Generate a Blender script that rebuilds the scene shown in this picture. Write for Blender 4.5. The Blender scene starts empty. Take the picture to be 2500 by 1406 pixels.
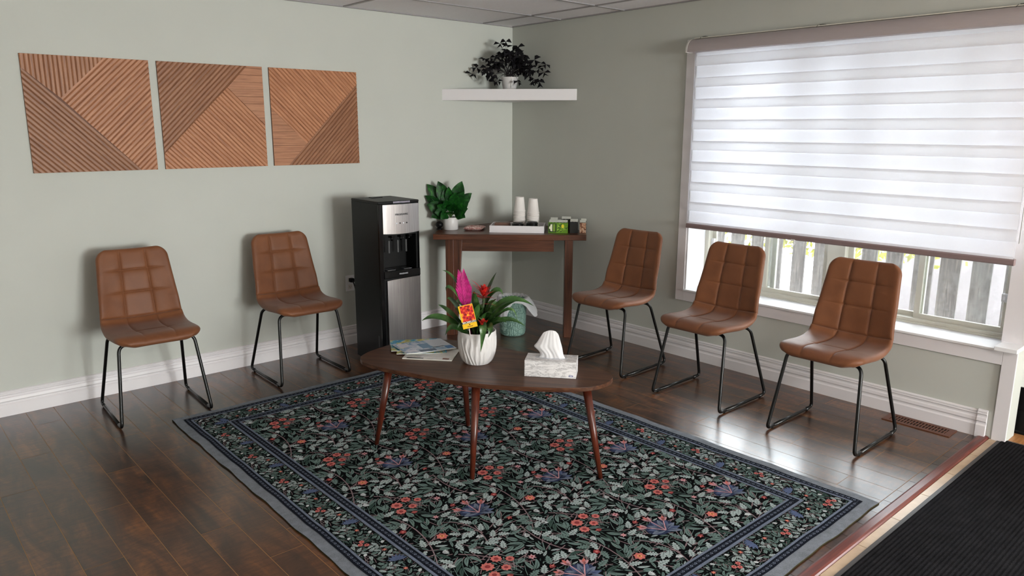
import bpy, bmesh, math, random
from mathutils import Vector, Matrix, noise

# ------------------------------------------------------------------ camera, world, exposure
SC = bpy.context.scene
COL = SC.collection
PI = math.pi
R = math.radians

def setup_camera():
    cd = bpy.data.cameras.new('camera')
    cd.sensor_fit = 'HORIZONTAL'
    cd.sensor_width = 36.0
    cd.lens = 36.0 * 1828.5 / 2500.0
    cd.clip_start = 0.05
    cam = bpy.data.objects.new('camera', cd)
    COL.objects.link(cam)
    yaw, pit, rol = R(48.278), R(-12.004), R(0.147)
    f = Vector((math.cos(pit) * math.cos(yaw), math.cos(pit) * math.sin(yaw), math.sin(pit)))
    r = Vector((math.sin(yaw), -math.cos(yaw), 0))
    u = r.cross(f)
    r2 = math.cos(rol) * r + math.sin(rol) * u
    u2 = -math.sin(rol) * r + math.cos(rol) * u
    m = Matrix((r2, u2, -f)).transposed().to_4x4()
    m.translation = Vector((-4.3834, -4.9181, 1.6055))
    cam.matrix_world = m
    SC.camera = cam
setup_camera()

SKY = 9.0
w = bpy.data.worlds.new('world')
SC.world = w
w.use_nodes = True
w.node_tree.nodes['Background'].inputs[0].default_value = (0.90, 0.94, 1.0, 1)
w.node_tree.nodes['Background'].inputs[1].default_value = SKY

SC.view_settings.view_transform = 'Standard'
SC.view_settings.look = 'None'
SC.view_settings.gamma = 1
SC.view_settings.use_curve_mapping = False
SC.view_settings.exposure = 1.32

def area(name, loc, rot, sx, sy, power, color=(1, 1, 1), portal=False):
    l = bpy.data.lights.new(name, 'AREA')
    l.shape = 'RECTANGLE'
    l.size, l.size_y = sx, sy
    l.energy = power
    l.color = color
    if portal:
        l.cycles.is_portal = True
    o = bpy.data.objects.new(name, l)
    COL.objects.link(o)
    o.location = loc
    o.rotation_euler = rot
    return o

# daylight enters through the front window and the glass entrance door
area('window_portal', (0.34, -2.82, 1.3), (0, R(90), 0), 1.6, 2.0, 1, portal=True)
area('door_portal', (1.34, -6.9, 1.05), (0, R(90), 0), 2.1, 1.8, 1, portal=True)
area('fill_window_portal', (-1.9, -12.04, 1.4), (R(90), 0, 0), 2.6, 1.6, 1, portal=True)  # portal of the added, unseen back-wall window
area('fill_window_light', (-1.9, -12.35, 1.5), (R(90), 0, 0), 2.5, 1.6, 330, (1.0, 0.98, 0.96))  # fill light added behind that window to brighten the left wall
# unseen fill light added below the ceiling behind the camera
area('rear_fill_light', (-3.4, -6.6, 2.40), (0, 0, 0), 1.2, 0.6, 40, (1, 0.97, 0.94))
# bright day outside the glass door
area('door_daylight', (1.55, -6.9, 1.25), (0, R(90), 0), 2.0, 1.7, 60, (0.95, 0.98, 1.0))

# ------------------------------------------------------------------ helpers
class MB:
    """collects faces of one mesh"""
    def __init__(self):
        self.v, self.f, self.m, self.s = [], [], [], []
    def add(self, vs, fs, mi=0, sm=False):
        b = len(self.v)
        self.v.extend([tuple(p) for p in vs])
        for f in fs:
            self.f.append([b + i for i in f])
            self.m.append(mi)
            self.s.append(sm)
        return self
    def box(self, x0, y0, z0, x1, y1, z1, mi=0):
        vs = [(x0, y0, z0), (x1, y0, z0), (x1, y1, z0), (x0, y1, z0), (x0, y0, z1), (x1, y0, z1), (x1, y1, z1), (x0, y1, z1)]
        return self.add(vs, [(0, 3, 2, 1), (4, 5, 6, 7), (0, 1, 5, 4), (1, 2, 6, 5), (2, 3, 7, 6), (3, 0, 4, 7)], mi)
    def prism(self, poly, z0, z1, mi=0, top=None, mi_side=None):
        n = len(poly)
        top = top or poly
        vs = [(p[0], p[1], z0) for p in poly] + [(p[0], p[1], z1) for p in top]
        a = sum(poly[i][0] * poly[(i + 1) % n][1] - poly[(i + 1) % n][0] * poly[i][1] for i in range(n))
        caps = [tuple(reversed(range(n))), tuple(range(n, 2 * n))]
        sides = [(i, (i + 1) % n, n + (i + 1) % n, n + i) for i in range(n)]
        if a < 0:
            caps = [tuple(reversed(c)) for c in caps]
            sides = [tuple(reversed(c)) for c in sides]
        self.add(vs, caps, mi)
        b = len(self.v) - 2 * n
        for s in sides:
            self.f.append([b + i for i in s]); self.m.append(mi if mi_side is None else mi_side); self.s.append(False)
        return self
    def extrude_profile(self, prof, p0, p1, up=(0, 0, 1), out=(1, 0, 0), mi=0, e0=0.0, e1=0.0):
        """prof: (outward, up) pairs, swept from p0 to p1; e0/e1 mitre shift per outward unit"""
        p0, p1, up, out = Vector(p0), Vector(p1), Vector(up), Vector(out)
        d = (p1 - p0).normalized()
        n = len(prof)
        vs = [p0 + out * a + up * b + d * (a * e0) for a, b in prof] + [p1 + out * a + up * b + d * (a * e1) for a, b in prof]
        fs = [(i, (i + 1) % n, n + (i + 1) % n, n + i) for i in range(n)] + [tuple(range(n)), tuple(range(n, 2 * n))]
        return self.add(vs, fs, mi)
    def tube(self, pts, r, n=10, mi=0, closed=False, caps=True, sm=True):
        pts = [Vector(p) for p in pts]
        k = len(pts)
        rs = r if isinstance(r, (list, tuple)) else [r] * k
        vs, fs = [], []
        prev = None
        for i, p in enumerate(pts):
            if closed:
                t = (pts[(i + 1) % k] - pts[i - 1]).normalized()
            else:
                t = (pts[min(i + 1, k - 1)] - pts[max(i - 1, 0)]).normalized()
            if prev is None:
                a = Vector((0, 0, 1)) if abs(t.z) < 0.9 else Vector((1, 0, 0))
                a = (a - t * a.dot(t)).normalized()
            else:
                a = (prev - t * prev.dot(t)).normalized()
            prev = a
            b = t.cross(a)
            for j in range(n):
                an = 2 * PI * j / n
                vs.append(p + (a * math.cos(an) + b * math.sin(an)) * rs[i])
        m = k if closed else k - 1
        for i in range(m):
            for j in range(n):
                q = (i + 1) % k
                fs.append((i * n + j, i * n + (j + 1) % n, q * n + (j + 1) % n, q * n + j))
        if caps and not closed:
            fs.append(tuple(reversed(range(n))))
            fs.append(tuple(range((k - 1) * n, k * n)))
        return self.add(vs, fs, mi, sm)
    def lathe(self, prof, n=32, c=(0, 0, 0), mi=0, sm=True, fn=None, caps=False):
        vs, fs = [], []
        for i, (r, z) in enumerate(prof):
            for j in range(n):
                an = 2 * PI * j / n
                rr, zz = (r, z) if fn is None else fn(r, z, an)
                vs.append((c[0] + rr * math.cos(an), c[1] + rr * math.sin(an), c[2] + zz))
        for i in range(len(prof) - 1):
            for j in range(n):
                fs.append((i * n + j, i * n + (j + 1) % n, (i + 1) * n + (j + 1) % n, (i + 1) * n + j))
        if caps:
            fs.append(tuple(reversed(range(n))))
            fs.append(tuple(range((len(prof) - 1) * n, len(prof) * n)))
        return self.add(vs, fs, mi, sm)
    def sphere(self, c, r, n=12, mi=0, sz=1.0):
        prof = [(max(r * math.sin(PI * i / n), 1e-5), -r * sz * math.cos(PI * i / n)) for i in range(n + 1)]
        return self.lathe(prof, 2 * n, c, mi)
    def xf(self, m):
        self.v = [tuple(m @ Vector(p)) for p in self.v]
        return self
    def move(self, x, y, z):
        self.v = [(p[0] + x, p[1] + y, p[2] + z) for p in self.v]
        return self

def part(name, mb, mats, parent=None, bevel=0.0, seg=2, label=None, recalc=False):
    me = bpy.data.meshes.new(name)
    me.from_pydata(mb.v, [], mb.f)
    if not isinstance(mats, (list, tuple)):
        mats = [mats]
    for m in mats:
        me.materials.append(m)
    me.polygons.foreach_set('material_index', mb.m)
    me.polygons.foreach_set('use_smooth', mb.s)
    if recalc:
        bm = bmesh.new(); bm.from_mesh(me)
        bmesh.ops.recalc_face_normals(bm, faces=bm.faces)
        bm.to_mesh(me); bm.free()
    me.update()
    o = bpy.data.objects.new(name, me)
    COL.objects.link(o)
    if parent is not None:
        o.parent = parent
    if bevel > 0:
        b = o.modifiers.new('bevel', 'BEVEL')
        b.width = bevel; b.segments = seg; b.limit_method = 'ANGLE'; b.angle_limit = R(40)
        b.harden_normals = False
    if label:
        o['label'] = label
    return o

def tag(o, label=None, cat=None, group=None, kind=None):
    if label: o['label'] = label
    if cat: o['category'] = cat
    if group: o['group'] = group
    if kind: o['kind'] = kind
    return o

def thing(name, loc=(0, 0, 0), rz=0.0, label=None, cat=None, group=None, kind=None):
    o = bpy.data.objects.new(name, None)
    o.empty_display_size = 0.1
    COL.objects.link(o)
    o.location = loc
    o.rotation_euler = (0, 0, rz)
    return tag(o, label, cat, group, kind)

def dup(o, parent=None):
    c = o.copy()
    COL.objects.link(c)
    if parent is not None:
        c.parent = parent
    for ch in list(o.children):
        dup(ch, c)
    return c

# ------------------------------------------------------------------ materials
def sp(c):   # sRGB 0-255 -> linear
    out = []
    for x in c:
        x = x / 255.0
        out.append(x / 12.92 if x <= 0.04045 else ((x + 0.055) / 1.055) ** 2.4)
    return tuple(out) + (1.0,)

class N:
    def __init__(self, name):
        self.mat = bpy.data.materials.new(name)
        self.mat.use_nodes = True
        self.t = self.mat.node_tree
        self.b = self.t.nodes['Principled BSDF']
        self.out = self.t.nodes['Material Output']
    def n(self, typ, ins=None, **kw):
        nd = self.t.nodes.new(typ)
        for k, v in kw.items():
            setattr(nd, k, v)
        if ins:
            for k, v in ins.items():
                if hasattr(v, 'is_output') or isinstance(v, bpy.types.NodeSocket):
                    self.t.links.new(v, nd.inputs[k])
                else:
                    nd.inputs[k].default_value = v
        return nd
    def link(self, a, b):
        self.t.links.new(a, b)
    def set(self, **kw):
        names = {'col': 'Base Color', 'rough': 'Roughness', 'metal': 'Metallic', 'spec': 'Specular IOR Level',
                 'normal': 'Normal', 'sheen': 'Sheen Weight', 'coat': 'Coat Weight', 'croug': 'Coat Roughness',
                 'trans': 'Transmission Weight', 'alpha': 'Alpha', 'aniso': 'Anisotropic'}
        for k, v in kw.items():
            s = self.b.inputs[names[k]]
            if isinstance(v, bpy.types.NodeSocket):
                self.t.links.new(v, s)
            else:
                s.default_value = v
        return self
    def coords(self, scale=(1, 1, 1), rot=(0, 0, 0), kind='Object', loc=(0, 0, 0)):
        tc = self.n('ShaderNodeTexCoord')
        mp = self.n('ShaderNodeMapping', {'Vector': tc.outputs[kind]})
        mp.inputs['Scale'].default_value = scale
        mp.inputs['Rotation'].default_value = rot
        mp.inputs['Location'].default_value = loc
        return mp.outputs[0]
    def noise(self, vec, scale, detail=4, rough=0.5, dist=0.0):
        return self.n('ShaderNodeTexNoise', {'Vector': vec, 'Scale': scale, 'Detail': detail, 'Roughness': rough, 'Distortion': dist}).outputs['Fac']
    def ramp(self, fac, stops):
        r = self.n('ShaderNodeValToRGB', {'Fac': fac})
        e = r.color_ramp.elements
        while len(e) < len(stops):
            e.new(0.5)
        for i, (p, c) in enumerate(stops):
            e[i].position = p
            e[i].color = c if len(c) == 4 else tuple(c) + (1,)
        return r.outputs[0]
    def mix(self, fac, a, b, mode='MIX'):
        m = self.n('ShaderNodeMix', data_type='RGBA', blend_type=mode)
        for s, v in ((m.inputs[0], fac), (m.inputs[6], a), (m.inputs[7], b)):
            if isinstance(v, bpy.types.NodeSocket): self.t.links.new(v, s)
            else: s.default_value = v
        return m.outputs[2]
    def math(self, op, a, b=0.0):
        m = self.n('ShaderNodeMath', operation=op)
        for i, v in enumerate((a, b)):
            if isinstance(v, bpy.types.NodeSocket): self.t.links.new(v, m.inputs[i])
            else: m.inputs[i].default_value = v
        return m.outputs[0]
    def bump(self, h, strength=0.3, dist=0.01):
        return self.n('ShaderNodeBump', {'Height': h, 'Strength': strength, 'Distance': dist}).outputs[0]

def plain(name, rgb, rough=0.5, metal=0.0, spec=0.5, **kw):
    m = N(name)
    m.set(col=sp(rgb), rough=rough, metal=metal, spec=spec, **kw)
    return m.mat

def textured(name, rgb, rough=0.6, var=0.08, scale=40, bump=0.0, bscale=200, spec=0.5):
    m = N(name)
    c = m.coords()
    f = m.noise(c, scale, 3)
    a = sp(rgb)
    lo = tuple(x * (1 - var) for x in a[:3]) + (1,)
    hi = tuple(min(1, x * (1 + var)) for x in a[:3]) + (1,)
    m.set(col=m.ramp(f, [(0.3, lo), (0.7, hi)]), rough=rough, spec=spec)
    if bump:
        m.set(normal=m.bump(m.noise(c, bscale, 2), bump, 0.002))
    return m.mat

def wood(name, dark, mid, light, direction=0.0, grain=(3, 60, 60), rough=0.4, rotv=None, spec=0.5, contrast=(0.3, 0.5, 0.72)):
    """grain lines run along local X rotated by direction about Z"""
    m = N(name)
    c = m.coords(scale=(1, 1, 1), rot=rotv or (0, 0, -direction))
    mp = m.n('ShaderNodeMapping', {'Vector': c}); mp.inputs['Scale'].default_value = grain
    f = m.noise(mp.outputs[0], 1.0, 6, 0.6, 0.6)
    mp2 = m.n('ShaderNodeMapping', {'Vector': c}); mp2.inputs['Scale'].default_value = tuple(g * 4 for g in grain)
    g = m.noise(mp2.outputs[0], 1.0, 3, 0.5)
    fac = m.math('ADD', m.math('MULTIPLY', f, 0.75), m.math('MULTIPLY', g, 0.25))
    m.set(col=m.ramp(fac, [(contrast[0], sp(dark)), (contrast[1], sp(mid)), (contrast[2], sp(light))]), rough=rough, spec=spec,
          normal=m.bump(g, 0.08, 0.001))
    return m.mat

M = {}
M['wall'] = textured('sage_wall_paint', (192, 194, 187), 0.75, 0.015, 3, 0.05, 300, spec=0.3)
M['white'] = plain('white_trim_paint', (226, 222, 224), 0.4)
M['ceil'] = textured('ceiling_tile', (236, 233, 237), 0.9, 0.02, 60, 0.1, 150)
M['grid'] = plain('ceiling_grid_paint', (150, 146, 148), 0.5)
M['black'] = plain('black_plastic', (6, 6, 7), 0.45, 0, 0.25)
M['matteblack'] = plain('matte_black_plastic', (6, 6, 6), 0.6, 0, 0.2)
M['gloss_black'] = plain('glossy_black_plastic', (4, 4, 5), 0.15, 0, 0.35)
M['blackmetal'] = plain('black_powder_coated_metal', (7, 7, 7), 0.33, 0.0, 0.45)
M['frame'] = plain('cream_window_frame', (205, 203, 190), 0.4)
M['sill'] = plain('white_sill_paint', (236, 236, 238), 0.35)
M['pot'] = plain('white_ceramic', (214, 211, 210), 0.35)
M['whiteplastic'] = plain('white_plastic', (226, 226, 228), 0.35)
M['darkslot'] = plain('dark_slot', (20, 18, 17), 0.8)
M['soil'] = textured('potting_soil', (38, 28, 22), 0.95, 0.4, 120, 0.5, 200)

def m_floor():
    m = N('dark_laminate')
    at = m.n('ShaderNodeAttribute', attribute_name='plank')
    tc = m.n('ShaderNodeTexCoord')
    off = m.n('ShaderNodeVectorMath', {0: tc.outputs['Object'], 1: at.outputs['Vector']}, operation='ADD')
    mp = m.n('ShaderNodeMapping', {'Vector': off.outputs[0]}); mp.inputs['Scale'].default_value = (6.5, 1.6, 1)
    big = m.noise(mp.outputs[0], 1.6, 6, 0.62, 0.8)
    mp2 = m.n('ShaderNodeMapping', {'Vector': off.outputs[0]}); mp2.inputs['Scale'].default_value = (16, 60, 1)
    cross = m.noise(mp2.outputs[0], 1.0, 4, 0.6, 0.5)
    mp3 = m.n('ShaderNodeMapping', {'Vector': off.outputs[0]}); mp3.inputs['Scale'].default_value = (60, 60, 1)
    spk = m.noise(mp3.outputs[0], 1.0, 5, 0.7, 1.5)
    fac = m.math('ADD', m.math('MULTIPLY', big, 0.84), m.math('MULTIPLY', cross, 0.16))
    col = m.ramp(fac, [(0.34, sp((32, 17, 10))), (0.45, sp((57, 33, 20))), (0.54, sp((80, 48, 27))), (0.66, sp((112, 70, 33)))])
    dark = m.ramp(spk, [(0.30, (0.25, 0.22, 0.2, 1)), (0.42, (1, 1, 1, 1))])
    col = m.mix(0.8, col, dark, 'MULTIPLY')
    fib = m.ramp(cross, [(0.35, (0.62, 0.58, 0.55, 1)), (0.5, (1, 1, 1, 1)), (0.68, (1.35, 1.3, 1.2, 1))])
    col = m.mix(0.7, col, fib, 'MULTIPLY')
    sep = m.n('ShaderNodeSeparateXYZ', {0: at.outputs['Vector']})
    tone = m.math('FRACT', m.math('MULTIPLY', sep.outputs[0], 3.7))
    tonec = m.ramp(tone, [(0, (0.78, 0.76, 0.74, 1)), (1, (1.15, 1.12, 1.1, 1))])
    col = m.mix(1.0, col, tonec, 'MULTIPLY')
    m.set(col=col, rough=m.math('ADD', 0.26, m.math('MULTIPLY', cross, 0.06)), spec=0.6, coat=0.45, croug=0.22, normal=m.bump(cross, 0.02, 0.0005))
    return m.mat
M['floor'] = m_floor()
M['seam'] = plain('golden_bevelled_seam', (160, 122, 80), 0.6)
M['strip'] = wood('reddish_transition_wood', (70, 28, 22), (98, 42, 34), (124, 62, 48), 0, (3, 60, 60), 0.28)
M['stripedark'] = plain('dark_strip_edge', (44, 20, 16), 0.4)

def m_tile():
    m = N('beige_floor_tile')
    c = m.coords()
    f = m.noise(c, 9, 5, 0.6)
    m.set(col=m.ramp(f, [(0.3, sp((176, 150, 122))), (0.7, sp((204, 180, 150)))]), rough=0.35)
    return m.mat
M['tile'] = m_tile()
M['grout'] = plain('tile_grout', (128, 108, 88), 0.9)
M['tanwood'] = wood('tan_threshold_wood', (120, 78, 44), (160, 108, 62), (186, 134, 86), 0, (3, 40, 40))

# glass: thin clear sheet
def m_glass():
    m = N('window_glass')
    tr = m.n('ShaderNodeBsdfTransparent'); tr.inputs[0].default_value = (0.93, 0.95, 0.94, 1)
    gl = m.n('ShaderNodeBsdfGlossy'); gl.inputs['Roughness'].default_value = 0.02
    di = m.n('ShaderNodeBsdfDiffuse'); di.inputs[0].default_value = (0.8, 0.82, 0.82, 1)
    fr = m.n('ShaderNodeFresnel'); fr.inputs[0].default_value = 1.35
    c = m.coords()
    dirt = m.ramp(m.noise(c, 7, 6, 0.7), [(0.45, (0.02, 0.02, 0.02, 1)), (0.75, (0.22, 0.22, 0.22, 1))])
    a = m.n('ShaderNodeMixShader', {0: fr.outputs[0], 1: tr.outputs[0], 2: gl.outputs[0]})
    b = m.n('ShaderNodeMixShader', {0: dirt, 1: a.outputs[0], 2: di.outputs[0]})
    m.link(b.outputs[0], m.out.inputs[0])
    return m.mat
M['glass'] = m_glass()

def m_cloth(name, col, trans, ribs=0.0, clear=0.0):
    m = N(name)
    d = m.n('ShaderNodeBsdfDiffuse'); d.inputs[0].default_value = col
    t = m.n('ShaderNodeBsdfTranslucent'); t.inputs[0].default_value = col
    if ribs:
        c = m.coords()
        wv = m.n('ShaderNodeTexWave', {'Vector': c, 'Scale': ribs, 'Distortion': 0.0}, wave_type='BANDS', bands_direction='Z')
        cc = m.ramp(wv.outputs['Fac'], [(0, tuple(x * 0.93 for x in col[:3]) + (1,)), (1, col)])
        m.link(cc, t.inputs[0]); m.link(cc, d.inputs[0])
    a = m.n('ShaderNodeMixShader', {0: trans, 1: d.outputs[0], 2: t.outputs[0]})
    last = a
    if clear:
        tr = m.n('ShaderNodeBsdfTransparent')
        last = m.n('ShaderNodeMixShader', {0: clear, 1: a.outputs[0], 2: tr.outputs[0]})
    m.link(last.outputs[0], m.out.inputs[0])
    return m.mat
M['band'] = m_cloth('white_blind_band', (0.88, 0.88, 0.93, 1), 0.26, 45)
M['sheer'] = m_cloth('sheer_blind_mesh', (0.92, 0.92, 0.95, 1), 0.6, 0, 0.75)
M['bandback'] = m_cloth('rear_blind_band', (0.88, 0.88, 0.93, 1), 0.28)
M['rail'] = plain('taupe_rail', (176, 166, 166), 0.5)
M['railend'] = plain('rail_end_cap', (214, 210, 204), 0.4)

# ------------------------------------------------------------------ room shell
H = 2.44
def S(name, mb, mats, parent=None, **kw):
    o = part(name, mb, mats, parent, **kw)
    if parent is None: o['kind'] = 'structure'
    return o

def build_floor():
    # laminate planks run along y; every board is a face pair above a golden seam bed
    w0, x0 = 0.1386, -3.212
    y_end, y_start = -3.735, 0.0
    rnd = random.Random(5)
    known = {-2: -0.763, -1: -1.105, -3: -1.184, -4: -1.553, -5: -2.0, 0: -0.95, 1: -2.1, 16: -2.66, 15: -2.26, 14: -1.89}
    v, f, mi, at = [], [], [], []
    L = 1.27
    for k in range(-26, 24):
        xa = x0 + k * w0
        xb = xa + w0
        if xa >= 0: break
        xb = min(xb, 0.0)
        ys = known.get(k, None)
        if ys is None: ys = -rnd.random() * L
        yj = ys
        while yj < 0: yj += L
        joints = []
        while yj > -12.2:
            joints.append(yj); yj -= L
        joints.append(-12.2)
        for a, b in zip(joints[:-1], joints[1:]):
            ya, yb = min(a, 0.0), b
            lim = y_end if xb > -30 else -12.2
            if ya <= lim: continue
            yb = max(yb, lim)
            if ya - yb < 0.004: continue
            g = 0.0013
            q = (xa + g, yb + g, 0.0), (xb - g, yb + g, 0.0), (xb - g, ya - g, 0.0), (xa + g, ya - g, 0.0)
            n0 = len(v)
            v += list(q)
            f.append((n0, n0 + 1, n0 + 2, n0 + 3)); mi.append(0)
            at.append((rnd.random() * 9, rnd.random() * 9, rnd.random() * 9))
    n0 = len(v)
    v += [(-7, y_end, -0.0006), (0, y_end, -0.0006), (0, 0, -0.0006), (-7, 0, -0.0006)]
    f.append((n0, n0 + 1, n0 + 2, n0 + 3)); mi.append(1); at.append((0, 0, 0))
    # slab below
    n0 = len(v)
    v += [(-7, y_end, -0.05), (0, y_end, -0.05), (0, 0, -0.05), (-7, 0, -0.05)]
    f.append((n0 + 3, n0 + 2, n0 + 1, n0)); mi.append(1); at.append((0, 0, 0))
    me = bpy.data.meshes.new('floor')
    me.from_pydata(v, [], f)
    me.materials.append(M['floor']); me.materials.append(M['seam'])
    me.polygons.foreach_set('material_index', mi)
    a = me.attributes.new('plank', 'FLOAT_VECTOR', 'FACE')
    a.data.foreach_set('vector', [c for t in at for c in t])
    o = bpy.data.objects.new('floor', me)
    COL.objects.link(o); o['kind'] = 'structure'
    # entrance tile floor beyond the transition strip
    mb = MB()
    mb.box(-7, -12.2, -0.05, 1.3, -3.82, -0.002, 1)
    s = 0.318
    for i in range(-24, 6):
        for j in range(0, 27):
            xa, ya = i * s + 0.02, -3.824 - 0.305 * j
            if xa + s > 1.3: continue
            mb.box(xa + 0.002, ya - 0.301, -0.002, xa + s - 0.002, ya, 0.0, 0)
    S('floor', mb, [M['tile'], M['grout']])
    mb = MB(); mb.box(0.0, -3.97, -0.04, 1.3, -3.82, 0.001)
    S('trim_3', mb, M['tanwood'])
    # transition strip and the narrow board next to the laminate
    mb = MB()
    mb.extrude_profile([(0, 0), (0.004, 0.007), (0.012, 0.010), (0.040, 0.010), (0.048, 0.007), (0.052, 0), (0.052, -0.03), (0, -0.03)],
                       (-7, -3.770, 0), (0.0, -3.770, 0), (0, 0, 1), (0, -1, 0))
    S('trim_1', mb, [M['strip']], recalc=True)
    mb = MB()
    for i in range(50):
        xa = -7 + i * 0.14
        mb.box(xa + 0.0012, -3.769, -0.03, xa + 0.1388, -3.737, 0.0)
    mb.box(-7, -3.770, -0.03, 0, -3.735, -0.0015, 1)
    S('trim_2', mb, [M['floor'], M['stripedark']])
build_floor()

def build_walls():
    S('wall_left', MB().box(-7.0, 0, -0.05, 0.28, 0.12, H + 0.02), M['wall'])
    # window wall with its opening
    T = 0.28
    mb = MB()
    mb.box(0, -1.845, -0.05, T, 0.0, H + 0.02)
    mb.box(0, -3.90, 2.12, T, -1.845, H + 0.02)
    mb.box(0, -3.78, -0.05, T, -1.845, 0.490); mb.box(0, -3.897, -0.05, 0.14, -3.78, 0.490)
    S('wall_right', mb, M['wall'])
    # the post at the end of the window wall
    mb = MB()
    mb.box(0.055, -3.905, 0.5, T, -3.80, H + 0.02)
    S('wall_post', mb, M['white']) if False else S('trim_4', mb, M['white'])
    # rest of the room, behind and beside the camera
    mb = MB(); mb.box(-7.12, -12.2, -0.05, -7.0, 0.12, H + 0.02)
    S('wall_side', mb, M['wall'])
    mb = MB()
    mb.box(-7, -12.2, -0.05, -3.2, -12.08, H + 0.02); mb.box(-0.6, -12.2, -0.05, 1.3, -12.08, H + 0.02)
    mb.box(-3.2, -12.2, -0.05, -0.6, -12.08, 0.6); mb.box(-3.2, -12.2, 2.2, -0.6, -12.08, H + 0.02)
    S('wall_back', mb, M['wall'])
    mb = MB()
    mb.box(1.3, -6.0, -0.05, 1.42, -3.80, H + 0.02); mb.box(1.3, -12.2, -0.05, 1.42, -7.8, H + 0.02)
    mb.box(1.3, -7.8, 2.1, 1.42, -6.0, H + 0.02)
    S('wall_entry', mb, M['wall'])
    mb = MB(); mb.box(0.14, -3.84, -0.05, 1.3, -3.80, 0.49); mb.box(0.28, -3.905, 0.49, 1.3, -3.86, H + 0.02); mb.box(0.14, -3.905, 0.46, 1.3, -3.80, 0.49)
    S('wall_recess', mb, M['wall'])
    # ceiling: inset tiles 4 ft x 2 ft hanging in a metal grid
    mb = MB(); mb.box(-7.0, -12.2, H, 1.42, 0.12, H + 0.05)
    c = S('ceiling', mb, M['ceil'])
    mb = MB()
    y = -0.582
    while y > -12.1:
        mb.box(-7, y - 0.011, H - 0.006, 0 if y > -3.8 else 1.3, y + 0.011, H + 0.001); y -= 0.638
    x = -0.328
    xs = [x]
    while xs[-1] > -6.8: xs.append(xs[-1] - 1.262)
    for x in xs + [0.93]:
        if x > 0: mb.box(x - 0.011, -12.1, H - 0.006, x + 0.011, -3.95, H + 0.001)
        else: mb.box(x - 0.011, -12.1, H - 0.006, x + 0.011, 0, H + 0.001)
    mb.box(-7, -0.022, H - 0.007, 0, 0, H + 0.001); mb.box(-0.022, -3.9, H - 0.007, 0, 0, H + 0.001)
    part('ceiling_grid', mb, M['grid'], c)
    # baseboards
    prof = [(0, 0), (0.018, 0), (0.018, 0.064), (0.011, 0.072), (0.011, 0.080), (0.017, 0.088), (0.015, 0.104), (0.009, 0.110), (0.009, 0.118),
            (0.014, 0.124), (0.014, 0.128), (0.010, 0.131), (0.013, 0.135), (0.013, 0.140), (0.006, 0.145), (0, 0.145)]
    mb = MB(); mb.extrude_profile(prof, (-7, 0, 0), (0, 0, 0), (0, 0, 1), (0, -1, 0), 0, 0, -1)
    S('baseboard_left', mb, M['white'], recalc=True)
    mb = MB(); mb.extrude_profile(prof, (0, 0, 0), (0, -3.757, 0), (0, 0, 1), (-1, 0, 0), 0, 1, 0)
    mb.extrude_profile([(a * 1.35 + (0.002 if a > 0 else 0), b * 1.04) for a, b in prof], (0, -3.757, 0), (0, -3.803, 0), (0, 0, 1), (-1, 0, 0))
    S('baseboard_right', mb, M['white'], recalc=True)
build_walls()

def build_window():
    W = thing('window_1', (0, -2.82, 0.5), kind='structure')
    ox, oy, oz = 0, 2.82, -0.5
    def P(name, mb, mat, parent=W, **kw):
        return part(name, mb.move(ox, oy, oz), mat, parent, **kw)
    yl, yr, zb, zt = -1.845, -3.80, 0.495, 2.12
    mb = MB()
    mb.box(-0.012, yl, 0.412, 0, yl + 0.068, 2.19)
    mb.box(-0.012, -3.832, 0.412, 0, yl, 0.487)
    mb.box(-0.012, -3.898, 0.0, 0, -3.832, 0.492)
    P('window_casing', mb, M['white'], bevel=0.002)
    mb = MB(); mb.box(-0.022, -3.81, 0.483, 0.30, yl, 0.497)
    s = P('window_sill', mb, M['sill'], bevel=0.003)
    mb = MB(); mb.box(-0.075, -3.908, 0.499, 0.056, -3.805, 0.521)
    P('sill_cap', mb, M['sill'], bevel=0.002)
    mb = MB(); mb.box(-0.006, yl - 0.014, zb, 0.30, yl - 0.001, zt)
    mb.box(0.0, yr - 0.001, zb, 0.30, yr + 0.01, zt) if False else None
    mb.box(-0.004, -3.80, zt - 0.014, 0.30, yl, zt)
    P('window_jamb', mb, M['sill'])
    # frame
    fx0, fx1 = 0.215, 0.275
    def ring(mb, y0, y1, z0, z1, t, xa, xb):
        mb.box(xa, y0, z0, xb, y1, z0 + t); mb.box(xa, y0, z1 - t, xb, y1, z1)
        mb.box(xa, y0, z0 + t, xb, y0 + t, z1 - t); mb.box(xa, y1 - t, z0 + t, xb, y1, z1 - t)
    mb = MB()
    ring(mb, yr, yl - 0.014, 0.497, zt - 0.014, 0.03, 0.20, 0.285)
    mb.box(0.20, -2.872, 0.52, 0.285, -2.762, zt - 0.03)
    mb.box(0.19, yr, 0.497, 0.215, yl - 0.014, 0.507)
    P('window_frame', mb, M['frame'], bevel=0.002)
    spans = [(-2.39, -1.885, 0.262), (-2.762, -2.315, 0.235), (-3.335, -2.872, 0.262), (-3.775, -3.295, 0.235)]
    for y0, y1, x in spans:
        mb = MB()
        ring(mb, y0, y1, 0.522, zt - 0.04, 0.032, x - 0.011, x + 0.011)
        sa = P('sash', mb, M['frame'], bevel=0.0015)
        mb = MB(); mb.box(x - 0.002, y0 + 0.03, 0.55, x + 0.002, y1 - 0.03, zt - 0.07)
        P('pane', mb, M['glass'], sa)
    mb = MB(); mb.box(0.20, -3.765, 0.70, 0.226, -3.735, 0.745); mb.box(0.19, -3.755, 0.71, 0.205, -3.745, 0.735)
    P('latch', mb, M['whiteplastic'], bevel=0.003)
    mb = MB(); mb.box(0.228, -1.915, 0.78, 0.254, -1.89, 0.84)
    P('latch', mb, M['whiteplastic'], bevel=0.003)
build_window()

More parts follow.
